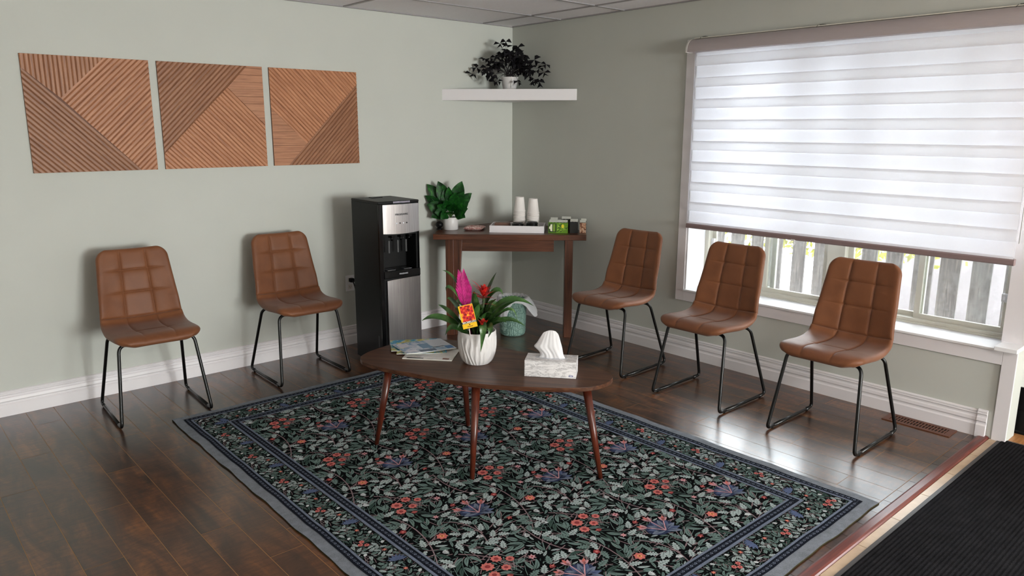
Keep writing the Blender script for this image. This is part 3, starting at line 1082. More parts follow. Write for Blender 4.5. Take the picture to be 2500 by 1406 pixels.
    for z in (-0.026, 0.026):
        sck = part('socket', MB().box(-0.017, -0.0078, z - 0.017, 0.017, -0.006, z + 0.017), plain('socket_ivory', (214, 212, 206), 0.4), O, bevel=0.002)
        mb = MB(); mb.box(-0.008, -0.0084, z - 0.004, -0.006, -0.0078, z + 0.007); mb.box(0.006, -0.0084, z - 0.003, 0.008, -0.0078, z + 0.006); mb.box(-0.002, -0.0084, z - 0.012, 0.002, -0.0078, z - 0.008)
        s_ = part('slots', mb, M['darkslot'], sck)
build_dispenser()

# ------------------------------------------------------------------ corner table
walnut = dict(dark=(50, 26, 16), mid=(82, 46, 30), light=(110, 66, 44))
def build_corner_table():
    B = Vector((-0.45, -0.45, 0))
    T = thing('corner_table', B, 0, 'dark walnut corner table holding cups and tea boxes', 'table')
    def P(name, mb, mat, parent=T, **kw): return part(name, mb.move(-B.x, -B.y, 0), mat, parent, **kw)
    def wd(n, ang, rotv=None, grain=(3, 50, 50), tone=1.0):
        return wood(n, tuple(c * tone for c in walnut['dark']), tuple(c * tone for c in walnut['mid']), tuple(c * tone for c in walnut['light']), ang, grain, 0.32, rotv=rotv)
    top = [(-1.045, -0.262), (-0.195, -1.070), (-0.022, -0.905), (-0.022, -0.022), (-0.80, -0.022)]
    mb = MB(); mb.prism(top, 0.772, 0.815)
    P('tabletop', mb, wd('walnut_top', R(-45)), bevel=0.0025)
    a = Vector((0.725, -0.689, 0)); b = Vector((0.689, 0.725, 0))
    vert = wd('walnut_leg', 0, None, (50, 50, 3))
    def post(p, w, dp, taper=0.0, name='leg'):
        p = Vector(p)
        q0 = [p, p + a * (w - taper), p + a * (w - taper) + b * dp, p + b * dp]
        q1 = [p, p + a * w, p + a * w + b * dp, p + b * dp]
        mb = MB(); mb.prism([(v.x, v.y) for v in q0], 0.0, 0.772, 0, [(v.x, v.y) for v in q1])
        return P(name, mb, vert, bevel=0.002)
    post((-0.945, -0.285, 0), 0.062, 0.10)
    post((-0.892, -0.318, 0), 0.068, 0.05, 0.045, 'leg_brace')
    post((-0.298, -0.945, 0), 0.062, 0.16)
    # apron set back behind the legs
    s = Vector((-0.862, -0.290, 0)); e = Vector((-0.300, -0.826, 0))
    mb = MB(); q = [s, e, e + b * 0.02, s + b * 0.02]
    mb.prism([(v.x, v.y) for v in q], 0.668, 0.772)
    P('apron', mb, wd('walnut_apron', R(-43), None, (2, 30, 30)))
    return T
build_corner_table()
TZ = 0.8152

def build_pot_plant():
    B = Vector((-0.778, -0.138, TZ))
    T = thing('potted_plant', B, 0, 'leafy green plant in a small white pot on the corner table', 'plant')
    part('pot', MB().lathe([(0.001, 0.0), (0.054, 0.0), (0.058, 0.003), (0.059, 0.098), (0.0575, 0.100), (0.054, 0.100), (0.053, 0.088), (0.001, 0.086)], 40), M['pot'], T)
    part('soil', MB().lathe([(0.0001, 0.090), (0.0535, 0.088)], 24), M['soil'], T)
    lf = N('variegated_leaf')
    c = lf.coords()
    f = lf.noise(c, 14, 5, 0.7, 2.0)
    lf.set(col=lf.ramp(f, [(0.35, sp((6, 34, 12))), (0.55, sp((16, 74, 18))), (0.68, sp((40, 112, 26))), (0.82, sp((130, 170, 84)))]), rough=0.5, spec=0.3)
    leaves = [(-0.115, 0.385, 0.03, 0.060), (-0.205, 0.36, 0.0, 0.055), (0.075, 0.385, 0.02, 0.062), (-0.03, 0.345, 0.05, 0.040), (0.03, 0.30, 0.06, 0.045),
              (-0.205, 0.20, 0.04, 0.060), (-0.14, 0.14, 0.08, 0.050), (0.13, 0.24, 0.02, 0.055), (0.12, 0.17, 0.05, 0.055), (0.07, 0.13, 0.08, 0.045),
              (-0.06, 0.24, 0.09, 0.045), (-0.10, 0.27, 0.02, 0.055), (0.05, 0.26, 0.0, 0.055), (0.0, 0.20, 0.09, 0.045), (-0.16, 0.27, -0.03, 0.055), (0.02, 0.33, -0.04, 0.05),
              (-0.17, 0.10, 0.05, 0.055), (-0.09, 0.09, 0.10, 0.045), (0.10, 0.10, 0.06, 0.05), (0.15, 0.29, 0.0, 0.05), (-0.22, 0.27, 0.02, 0.05), (-0.02, 0.15, 0.10, 0.05),
              (0.04, 0.20, 0.09, 0.05), (-0.12, 0.20, 0.08, 0.05), (0.09, 0.30, 0.05, 0.05), (-0.07, 0.32, 0.03, 0.05)]
    off = RV * 0.02
    st, lv = MB(), MB()
    rnd = random.Random(2)
    for r, z, d, wd in leaves:
        tip = RV * (r + 0.02) + CV * d + UP * z
        tip.y = min(tip.y, 0.135)
        mid = tip * 0.36 + UP * 0.075
        mid.z = max(mid.z, 0.125)
        base = Vector((0, 0, 0.09))
        st.tube(bez(base, base + UP * 0.03 + (mid - base) * 0.2, mid - (tip - mid) * 0.1, mid, 6), 0.0022, 6)
        path = bez(mid, mid + (tip - mid) * 0.3 + UP * 0.015, tip - (tip - mid) * 0.25 + UP * 0.012 + CV * 0.01, tip, 10)
        side = (tip - mid).cross(CV + UP * rnd.uniform(-0.4, 0.4))
        ribbon(lv, path, lambda t, w=wd: w * 0.86 * max(0.02, math.sin(PI * (0.08 + 0.92 * t ** 0.78)) ** 1.05) if t < 0.97 else 0.001, side, 0.22, 0, 0, 0.08)
    part('stems', st, plain('plant_stem', (70, 104, 50), 0.6), T)
    part('leaves', lv, lf.mat, T)
build_pot_plant()

def build_table_items():
    # round black gadget half hidden behind the pot
    T = thing('round_gadget', (-0.853, -0.085, TZ), 0, 'small round black gadget half hidden behind the white plant pot', 'gadget')
    part('base', MB().lathe([(0.001, 0), (0.024, 0), (0.024, 0.008), (0.012, 0.014), (0.001, 0.014)], 20), M['black'], T)
    part('body', MB().sphere((0, 0, 0.040), 0.030, 12, 0, 0.9), M['black'], T)
    # patterned pouch
    pm = N('pink_brown_print')
    c = pm.coords(scale=(1, 1, 1), rot=(0, 0, 0.3))
    v = pm.n('ShaderNodeTexVoronoi', {'Vector': c, 'Scale': 62.0, 'Randomness': 0.7}).outputs['Distance']
    n2 = pm.noise(c, 55, 3, 0.6, 1.0)
    pm.set(col=pm.mix(pm.ramp(n2, [(0.45, (0, 0, 0, 1)), (0.5, (1, 1, 1, 1))]), pm.ramp(v, [(0.2, sp((140, 66, 62))), (0.30, sp((240, 226, 220))), (0.7, sp((222, 192, 184)))]), sp((186, 128, 122))), rough=0.7)
    mb = MB()
    A, Bv = Vector((0.60, -0.80, 0)), Vector((0.80, 0.60, 0))
    w, d, h = 0.155, 0.16, 0.030
    vs, fs = [], []
    nn = 10
    for s in (1, -1):
        for i in range(nn + 1):
            for j in range(nn + 1):
                u, t = i / nn * 2 - 1, j / nn * 2 - 1
                e = (1 - u ** 4) * (1 - t ** 4)
                z = h / 2 + s * h / 2 * (e ** 0.35) + 0.0015 * math.sin(9 * u + 3) * math.sin(8 * t) * s
                p = A * (u * w / 2) + Bv * (t * d / 2)
                vs.append((p.x, p.y, max(0.0005, z)))
    b2 = (nn + 1) ** 2
    for i in range(nn):
        for j in range(nn):
            q = i * (nn + 1) + j
            fs.append((q, q + nn + 1, q + nn + 2, q + 1)); fs.append((b2 + q, b2 + q + 1, b2 + q + nn + 2, b2 + q + nn + 1))
    mb.add(vs, fs, 0, True)
    o = part('patterned_pouch', mb, pm.mat); o.location = (-0.640, -0.268, TZ)
    tag(o, 'flat pink and brown patterned pouch left of the white tray', 'pouch')
    # white tray
    a = Vector((0.672, -0.741, 0)); b = Vector((0.741, 0.672, 0))
    FL = Vector((-0.655, -0.470, 0)); W, D_, h = 0.425, 0.25, 0.053
    c0 = FL + a * W / 2 + b * D_ / 2
    T = thing('serving_tray', (c0.x, c0.y, TZ), math.atan2(a.y, a.x), 'white wooden tray with cup stacks and lids on the corner table', 'tray')
    t = 0.009
    part('bottom', MB().box(-W / 2, -D_ / 2, 0, W / 2, D_ / 2, 0.008), M['white'], T)
    part('front_wall', MB().box(-W / 2, -D_ / 2, 0.008, W / 2, -D_ / 2 + t, h), M['white'], T, bevel=0.0015)
    part('rear_wall', MB().box(-W / 2, D_ / 2 - t, 0.008, W / 2, D_ / 2, h), M['white'], T, bevel=0.0015)
    for sx in (-1, 1):
        x = sx * (W / 2 - t / 2)
        part('side_wall', MB().box(x - t / 2, -D_ / 2 + t, 0.008, x + t / 2, D_ / 2 - t, h), M['white'], T, bevel=0.0015)
    def inside(u, v):
        p = c0 + a * u + b * v
        return p.x, p.y
    tz = TZ + 0.0082
    # brown packet
    mb = MB()
    mb.prism([(-0.065, -0.03), (0.065, -0.034), (0.068, 0.034), (-0.058, 0.038)], 0, 0.056, 0, [(-0.06, -0.026), (0.062, -0.03), (0.06, 0.03), (-0.052, 0.03)])
    x, y = inside(-0.125, 0.0)
    o = part('paper_packet', mb, textured('brown_packet', (104, 74, 60), 0.5, 0.15, 40), None, bevel=0.004)
    o.location = (x, y, tz); o.rotation_euler = (0, 0, math.atan2(a.y, a.x) + 0.05)
    tag(o, 'folded brown paper packet in the left part of the white tray', 'packet')
    # stacks of paper cups, upside down
    cup = MB()
    cup.lathe([(0.0475, 0.0), (0.0495, 0.0015), (0.0495, 0.004), (0.0475, 0.0055), (0.0462, 0.006), (0.0345, 0.112), (0.0335, 0.1145), (0.0325, 0.1135), (0.0315, 0.108), (0.0001, 0.108)], 32)
    cm = plain('white_paper_cup', (232, 226, 222), 0.5)
    first = part('paper_cup', cup, cm)
    used = False
    for (u, v, n, name, grp) in ((0.005, 0.055, 13, 'left', 'inverted paper cups of the left stack'), (0.115, 0.045, 12, 'right', 'inverted paper cups of the right stack')):
        for k in range(n):
            o = first if not used else first.copy()
            if used: COL.objects.link(o)
            used = True
            x, y = inside(u, v)
            o.location = (x + 0.0006 * math.sin(k * 2.3), y + 0.0006 * math.cos(k * 1.7), tz + k * 0.0117)
            pos = 'topmost' if k == n - 1 else ('lowest' if k == 0 else None)
            if pos:
                tag(o, '%s white paper cup in the %s inverted stack on the tray' % (pos, name), 'paper cup', grp)
            else:
                tag(o, 'white paper cup nested within the %s inverted stack on the tray' % name, 'paper cup', grp)
    # lids
    lid = MB()
    lid.lathe([(0.046, 0.0), (0.0475, 0.002), (0.0465, 0.005), (0.041, 0.007), (0.039, 0.0135), (0.037, 0.0145), (0.034, 0.0120), (0.0001, 0.0115)], 28)
    lm = plain('black_lid', (16, 13, 14), 0.22)
    fl = part('cup_lid', lid, lm)
    used = False
    for (u, v, n, name) in ((0.005, -0.062, 7, 'left'), (0.115, -0.066, 8, 'right')):
        for k in range(n):
            o = fl if not used else fl.copy()
            if used: COL.objects.link(o)
            used = True
            x, y = inside(u, v)
            o.location = (x + 0.002 * math.sin(k * 3.1), y + 0.002 * math.cos(k * 2.3), tz + k * 0.0085)
            if k == n - 1: lab = 'topmost black cup lid of the %s pile in the tray' % name
            elif k == 0: lab = 'lowest black cup lid of the %s pile in the tray' % name
            else: lab = 'black cup lid within the %s pile in the tray' % name
            tag(o, lab, 'cup lid', 'black cup lids of the %s pile' % name)
build_table_items()

def tea_box(name, loc, rz, w, d, h, mats, label, deco=None, open_top=True):
    T = thing(name, loc, rz, label, 'tea box', 'tea boxes on the corner table')
    t = 0.0015
    mb = MB()
    mb.box(-w / 2, -d / 2, 0, w / 2, -d / 2 + t, h * 0.97); mb.box(-w / 2, d / 2 - t, 0, w / 2, d / 2, h)
    mb.box(-w / 2, -d / 2 + t, 0, -w / 2 + t, d / 2 - t, h); mb.box(w / 2 - t, -d / 2 + t, 0, w / 2, d / 2 - t, h)
    mb.box(-w / 2 + t, -d / 2 + t, 0, w / 2 - t, d / 2 - t, t)
    part('carton', mb, mats[0], T)
    n = max(3, int(w / 0.012))
    mb = MB()
    for i in range(n):
        x = -w / 2 + (i + 0.5) * w / n
        mb.box(x - w / n * 0.4, -d / 2 + 0.004, t, x + w / n * 0.4, d / 2 - 0.004, h - 0.006 - 0.003 * (i % 2))
    part('tea_bags', mb, M['whiteplastic'], T)
    mb = MB(); mb.prism([(-d / 2 + d * 0.15, h + 0.001), (-d / 2 + d * 0.15, h + 0.002), (d / 2, h + 0.015), (d / 2, h + 0.0005)], -w / 2 * 0.94, w / 2 * 0.94); mb.v = [(z, x, y) for x, y, z in mb.v]
    part('flap', mb, mats[1], T)
    if deco: deco(T, w, d, h)
    return T

def build_tea():
    white = plain('white_card', (226, 228, 218), 0.6)
    green = plain('leaf_green_card', (96, 140, 24), 0.45)
    dgreen = plain('deep_green_print', (34, 64, 14), 0.45)
    yellow = plain('yellow_print', (222, 206, 48), 0.45)
    lime = plain('lime_print', (158, 190, 70), 0.45)
    cream = plain('cream_print', (226, 226, 196), 0.5)
    def deco_green(T, w, d, h):
        y = -d / 2 - 0.0003
        def pl(name, polys, mat, k):
            mb = MB()
            for q in polys:
                mb.add([(px * w - w / 2, y - 0.0002 * k, pz * h) for px, pz in q], [tuple(range(len(q)))])
            part(name, mb, mat, T)
        pl('label_block', [[(0.02, 0.06), (0.42, 0.06), (0.42, 0.90), (0.02, 0.90)]], dgreen, 1)
        bl = [[(0.10, 0.2), (0.20, 0.16), (0.20, 0.84), (0.10, 0.8)], [(0.04, 0.42), (0.10, 0.34), (0.10, 0.66), (0.04, 0.58)]]
        pl('emblem', bl, cream, 2)
        pl('print_lines', [[(0.25 + 0.06 * i, 0.16), (0.28 + 0.06 * i, 0.16), (0.28 + 0.06 * i, 0.84), (0.25 + 0.06 * i, 0.84)] for i in range(2)], lime, 2)
        rnd = random.Random(8)
        lv = []
        for i in range(26):
            cx, cz, an, L = rnd.uniform(0.48, 0.97), rnd.uniform(0.08, 0.92), rnd.uniform(0, PI), rnd.uniform(0.05, 0.10)
            dx, dz = math.cos(an) * L, math.sin(an) * L * 1.4
            lv.append([(cx - dx, cz - dz), (cx + dz * 0.3, cz - dx * 0.3), (cx + dx, cz + dz), (cx - dz * 0.3, cz + dx * 0.3)])
        lv = [[(min(max(px, 0.44), 1.0), min(max(pz, 0.01), 0.96)) for px, pz in q] for q in lv]
        pl('leaf_print', lv[::2], lime, 1); pl('leaf_print', lv[1::2], dgreen, 1.5)
        pl('fruit_print', [[(0.74 + 0.075 * math.cos(t), 0.66 + 0.18 * math.sin(t)) for t in [i * PI / 7 for i in range(14)]]], yellow, 3)
    rz = math.atan2(-0.741, 0.672)
    tea_box('tea_box', (-0.258, -0.831, TZ), rz - 0.02, 0.150, 0.058, 0.082, (green, white), 'bright green tea box with yellow fruit print, in front on the table', deco_green)
    black = plain('black_card', (14, 16, 16), 0.45)
    tealg = plain('dark_teal_card', (16, 40, 34), 0.45)
    tan = N('tan_brown_print'); c = tan.coords(); tan.set(col=tan.ramp(tan.noise(c, 60, 3, 0.6), [(0.42, sp((104, 56, 32))), (0.5, sp((188, 140, 106))), (0.62, sp((216, 190, 168)))]), rough=0.5)
    bg = N('black_grey_print'); c = bg.coords(); bg.set(col=bg.ramp(bg.noise(c, 45, 4, 0.7), [(0.5, sp((18, 24, 22))), (0.6, sp((150, 156, 148)))]), rough=0.5)
    tea_box('tea_box', (-0.206, -0.732, TZ), rz, 0.060, 0.058, 0.088, (tealg, white), 'dark teal tea box between the tray and the green tea box')
    tea_box('tea_box', (-0.128, -0.790, TZ), rz, 0.075, 0.058, 0.094, (black, white), 'black tea box with white flap, behind the bright green box')
    tea_box('tea_box', (-0.160, -0.905, TZ), rz, 0.062, 0.075, 0.086, (black, white), 'black tea box standing directly right of the green box')
    tea_box('tea_box', (-0.113, -0.955, TZ), rz, 0.048, 0.05, 0.080, (tan.mat, white), 'small tan and brown printed tea box near the table edge')
    tea_box('tea_box', (-0.072, -0.925, TZ), rz, 0.044, 0.05, 0.086, (bg.mat, white), 'black and grey printed tea box, rightmost on the table')
build_tea()

# ------------------------------------------------------------------ waste bin with its bag
def build_bin():
    mint = N('mint_embossed_plastic')
    c = mint.coords()
    v = mint.n('ShaderNodeTexVoronoi', {'Vector': c, 'Scale': 22.0}, feature='DISTANCE_TO_EDGE').outputs['Distance']
    wv = mint.n('ShaderNodeTexWave', {'Vector': c, 'Scale': 26.0, 'Distortion': 7.0, 'Detail': 2.0}).outputs['Fac']
    mask = mint.math('MULTIPLY', mint.ramp(v, [(0.03, (0, 0, 0, 1)), (0.06, (1, 1, 1, 1))]), mint.ramp(wv, [(0.40, (0, 0, 0, 1)), (0.5, (1, 1, 1, 1))]))
    mint.set(col=mint.mix(mask, sp((112, 146, 136)), sp((166, 200, 188))), rough=0.5, normal=mint.bump(mask, 0.8, 0.003))
    B = thing('waste_bin', (-0.525, -0.600, 0), 0, 'mint green embossed waste bin under the corner table', 'waste bin')
    part('bucket', MB().lathe([(0.001, 0.0), (0.088, 0.0), (0.098, 0.010), (0.102, 0.03), (0.112, 0.28), (0.116, 0.285), (0.116, 0.290), (0.108, 0.290), (0.106, 0.28), (0.096, 0.03), (0.001, 0.02)], 48), mint.mat, B)
    bag = m_cloth('thin_white_bag', (0.95, 0.96, 1.0, 1), 0.3)
    # bag folded over the rim, with two long flaps
    n = 96
    vs, fs = [], []
    rows = 14
    right = math.atan2(RV.y, RV.x); cam = math.atan2(CV.y, CV.x)
    for i in range(rows + 1):
        for j in range(n):
            an = 2 * PI * j / n
            def lobe(c0, wd):
                d = (an - c0 + PI) % (2 * PI) - PI
                return math.exp(-(d / wd) ** 2)
            fl = 0.020 + 0.115 * lobe(right - 0.35, 0.50) + 0.165 * lobe(right + PI + 0.85, 0.50) + 0.05 * lobe(cam + PI, 0.6)
            out = 0.085 * lobe(right - 0.30, 0.5)
            wr = 0.0022 * math.sin(an * 23 + 1.3 * math.sin(an * 5)) + 0.0016 * math.sin(an * 41 + i)
            if i <= 5:      # inside, rising to the rim
                t = i / 5
                r = 0.098 + 0.013 * t + wr * 1.5
                z = 0.19 + 0.118 * t
            else:
                t = (i - 5) / (rows - 5)
                r = 0.118 + 0.006 * math.sin(PI * t) + out * t ** 0.9 + wr
                z = 0.308 - fl * t * (1 + 0.1 * math.sin(an * 9)) + 0.004 * math.sin(an * 7)
            if i in (5, 6): z += 0.006 * (0.5 + 0.5 * math.sin(an * 11 + 2 * math.sin(3 * an)))
            vs.append((r * math.cos(an), r * math.sin(an), z))
    for i in range(rows):
        for j in range(n):
            fs.append((i * n + j, i * n + (j + 1) % n, (i + 1) * n + (j + 1) % n, (i + 1) * n + j))
    part('bin_liner', MB().add(vs, fs, 0, True), bag, B, label='translucent white bag folded over the rim')
build_bin()

# ------------------------------------------------------------------ corner shelf and its dark plant
def build_shelf():
    mb = MB(); mb.prism([(-0.742, 0.0), (0.0, 0.0), (0.0, -0.757)], 1.824, 1.910)
    o = part('corner_shelf', mb, plain('white_shelf_laminate', (222, 218, 220), 0.45), bevel=0.0015)
    tag(o, 'white floating corner shelf high above the corner table', 'shelf')
    B = Vector((-0.245, -0.240, 1.910))
    T = thing('shelf_plant', B, 0, 'dark purple three-leaved plant in white pot on corner shelf', 'plant')
    part('pot', MB().lathe([(0.001, 0), (0.048, 0), (0.052, 0.004), (0.070, 0.095), (0.072, 0.100), (0.066, 0.100), (0.062, 0.088), (0.001, 0.085)], 36), M['pot'], T)
    part('soil', MB().lathe([(0.0001, 0.090), (0.063, 0.088)], 20), M['soil'], T)
    mb = MB()
    for i in range(9):
        mb.sphere(tuple(CV * 0.068 + RV * (0.018 + 0.001 * math.sin(i)) + UP * (0.098 - i * 0.0105)), 0.0038, 5)
    part('bead_string', mb, plain('white_beads', (238, 236, 232), 0.3), T)
    rnd = random.Random(14)
    st, lv = MB(), MB()
    tips = []
    def add(r, z, d): tips.append(RV * r + CV * d + UP * z)
    for q in [(-0.03, 0.375, 0.0), (-0.075, 0.36, 0.0), (-0.30, 0.125, 0.02), (-0.265, 0.175, 0.0), (0.31, 0.20, 0.0), (0.275, 0.135, 0.03), (0.24, 0.17, 0.0), (0.24, 0.03, 0.05),
              (0.20, 0.235, 0.0), (0.155, 0.20, 0.04), (0.19, 0.075, 0.06), (-0.12, 0.035, 0.08), (-0.09, 0.06, 0.09), (0.07, 0.05, 0.10), (0.205, 0.02, 0.08),
              (0.03, 0.345, 0), (0.065, 0.33, 0.02), (-0.19, 0.24, 0.0), (-0.155, 0.25, 0.0), (0.10, 0.26, 0.02)]: add(*q)
    for i in range(66):
        a = rnd.uniform(0, PI)
        rr = rnd.uniform(0.25, 1.0) ** 0.5
        add(-0.01 + 0.19 * rr * math.cos(a), 0.13 + 0.19 * rr * math.sin(a) - 0.03 * rnd.random(), rnd.uniform(-0.07, 0.12))
    for p in tips:
        p.z = max(p.z, 0.062)
        if B.x + p.x > -0.04: p.x = -0.04 - B.x
        if B.y + p.y > -0.04: p.y = -0.04 - B.y
        b0 = Vector((rnd.uniform(-0.03, 0.03), rnd.uniform(-0.03, 0.03), 0.088))
        st.tube(bez(b0, b0 + UP * 0.08 + (p - b0) * 0.15, p - (p - b0) * 0.3 + UP * 0.03, p, 7), 0.0013, 5, caps=False)
        # three triangular leaflets folded around the stalk
        nrm = Vector((rnd.uniform(-0.7, 0.7), rnd.uniform(-0.7, 0.7), 1)) + CV * rnd.uniform(0.2, 1.4)
        nrm.normalize()
        a0 = rnd.uniform(0, 2 * PI)
        ex = nrm.orthogonal().normalized(); ey = nrm.cross(ex)
        L = rnd.uniform(0.038, 0.054)
        for k in range(3):
            an = a0 + k * 2 * PI / 3
            d = ex * math.cos(an) + ey * math.sin(an)
            s = -ex * math.sin(an) + ey * math.cos(an)
            dr = nrm * (-0.35 * L)
            q3 = p
            lv.add([p, p + d * L * 0.95 + s * L * 0.56 + dr * 1.2, p + d * L * 0.90, p + d * L * 0.95 - s * L * 0.56 + dr * 1.2], [(0, 1, 2), (0, 2, 3)], 0)
    part('stems', st, plain('dark_stalk', (26, 16, 22), 0.7), T)
    part('leaves', lv, plain('near_black_purple_leaf', (12, 8, 13), 0.7, 0, 0.2), T)
build_shelf()

# ------------------------------------------------------------------ coffee table and what lies on it
RUG_H = 0.0085
CT = 0.440
def build_coffee_table():
    B = Vector((-2.14, -2.12, RUG_H))
    T = thing('coffee_table', B, 0, 'oval walnut coffee table with four tapered legs on the patterned rug', 'coffee table')
    out = [(-2.513, -1.671), (-2.496, -1.622), (-2.461, -1.580), (-2.391, -1.541), (-2.310, -1.518), (-2.260, -1.508), (-2.183, -1.501), (-2.10, -1.522), (-1.99, -1.590),
           (-1.90, -1.70), (-1.835, -1.83), (-1.812, -1.92), (-1.80, -2.0), (-1.785, -2.08), (-1.765, -2.22), (-1.745, -2.36), (-1.722, -2.47), (-1.706, -2.55),
           (-1.706, -2.62), (-1.735, -2.676), (-1.776, -2.704), (-1.830, -2.718), (-1.897, -2.713), (-1.955, -2.688), (-2.02, -2.640), (-2.095, -2.565), (-2.192, -2.456),
           (-2.285, -2.330), (-2.362, -2.174), (-2.425, -2.01), (-2.475, -1.88), (-2.506, -1.765)]
    sm = catmull([(x, y) for x, y in out] + [out[0]], 4)[:-1]
    t = wood('walnut_tabletop', (44, 25, 16), (74, 45, 30), (106, 70, 48), R(-53), (2.2, 38, 38), 0.38, spec=0.3, contrast=(0.32, 0.5, 0.70))
    mb = MB(); mb.prism(sm, CT - 0.020, CT)
    part('tabletop', mb.move(-B.x, -B.y, -B.z), t, T, bevel=0.002)
    mb = MB(); cx, cy = -2.12, -2.12
    mb.prism([(cx + (x - cx) * 0.985, cy + (y - cy) * 0.985) for x, y in sm], CT - 0.0225, CT - 0.0203)
    leg = wood('red_brown_leg', (48, 18, 10), (76, 30, 16), (100, 44, 24), 0, (40, 40, 4), 0.3)
    part('edge_band', mb.move(-B.x, -B.y, -B.z), leg, T)
    feet = [((-2.502, -1.740), (-2.432, -1.795)), ((-2.377, -2.390), (-2.262, -2.285)), ((-1.912, -2.783), (-1.905, -2.665)), ((-1.974, -1.862), (-2.04, -1.90))]
    for (fx, fy), (tx, ty) in feet:
        d = Vector((tx - fx, ty - fy, 0)).normalized()
        fx, fy = fx + d.x * 0.012, fy + d.y * 0.012
        mb = MB(); mb.tube([(fx, fy, RUG_H), (fx + (tx - fx) * 0.5, fy + (ty - fy) * 0.5, (RUG_H + CT - 0.0205) / 2), (tx, ty, CT - 0.0205)], [0.0115, 0.0165, 0.0215], 20)
        # flatten the ends to the floor and the underside
        mb.v = [(x, y, RUG_H) if z < RUG_H + 0.012 else ((x, y, CT - 0.0208) if z > CT - 0.035 else (x, y, z)) for x, y, z in mb.v]
        part('leg', mb.move(-B.x, -B.y, -B.z), leg, T)
build_coffee_table()

def cover_mat(name, stops, seed, scale=7.0):
    m = N(name)
    c = m.coords(loc=(seed * 1.7, seed * 2.3, 0))
    f = m.noise(c, scale, 4, 0.6, 1.2)
    col = m.ramp(f, [(p, sp(q)) for p, q in stops])
    m.t.nodes[-1] if False else None
    g = m.noise(c, scale * 5, 3, 0.6)
    col = m.mix(m.ramp(g, [(0.56, (0, 0, 0, 1)), (0.62, (0.45, 0.45, 0.45, 1))]), col, sp((226, 228, 236)))
    m.set(col=col, rough=0.22, spec=0.5)
    return m.mat

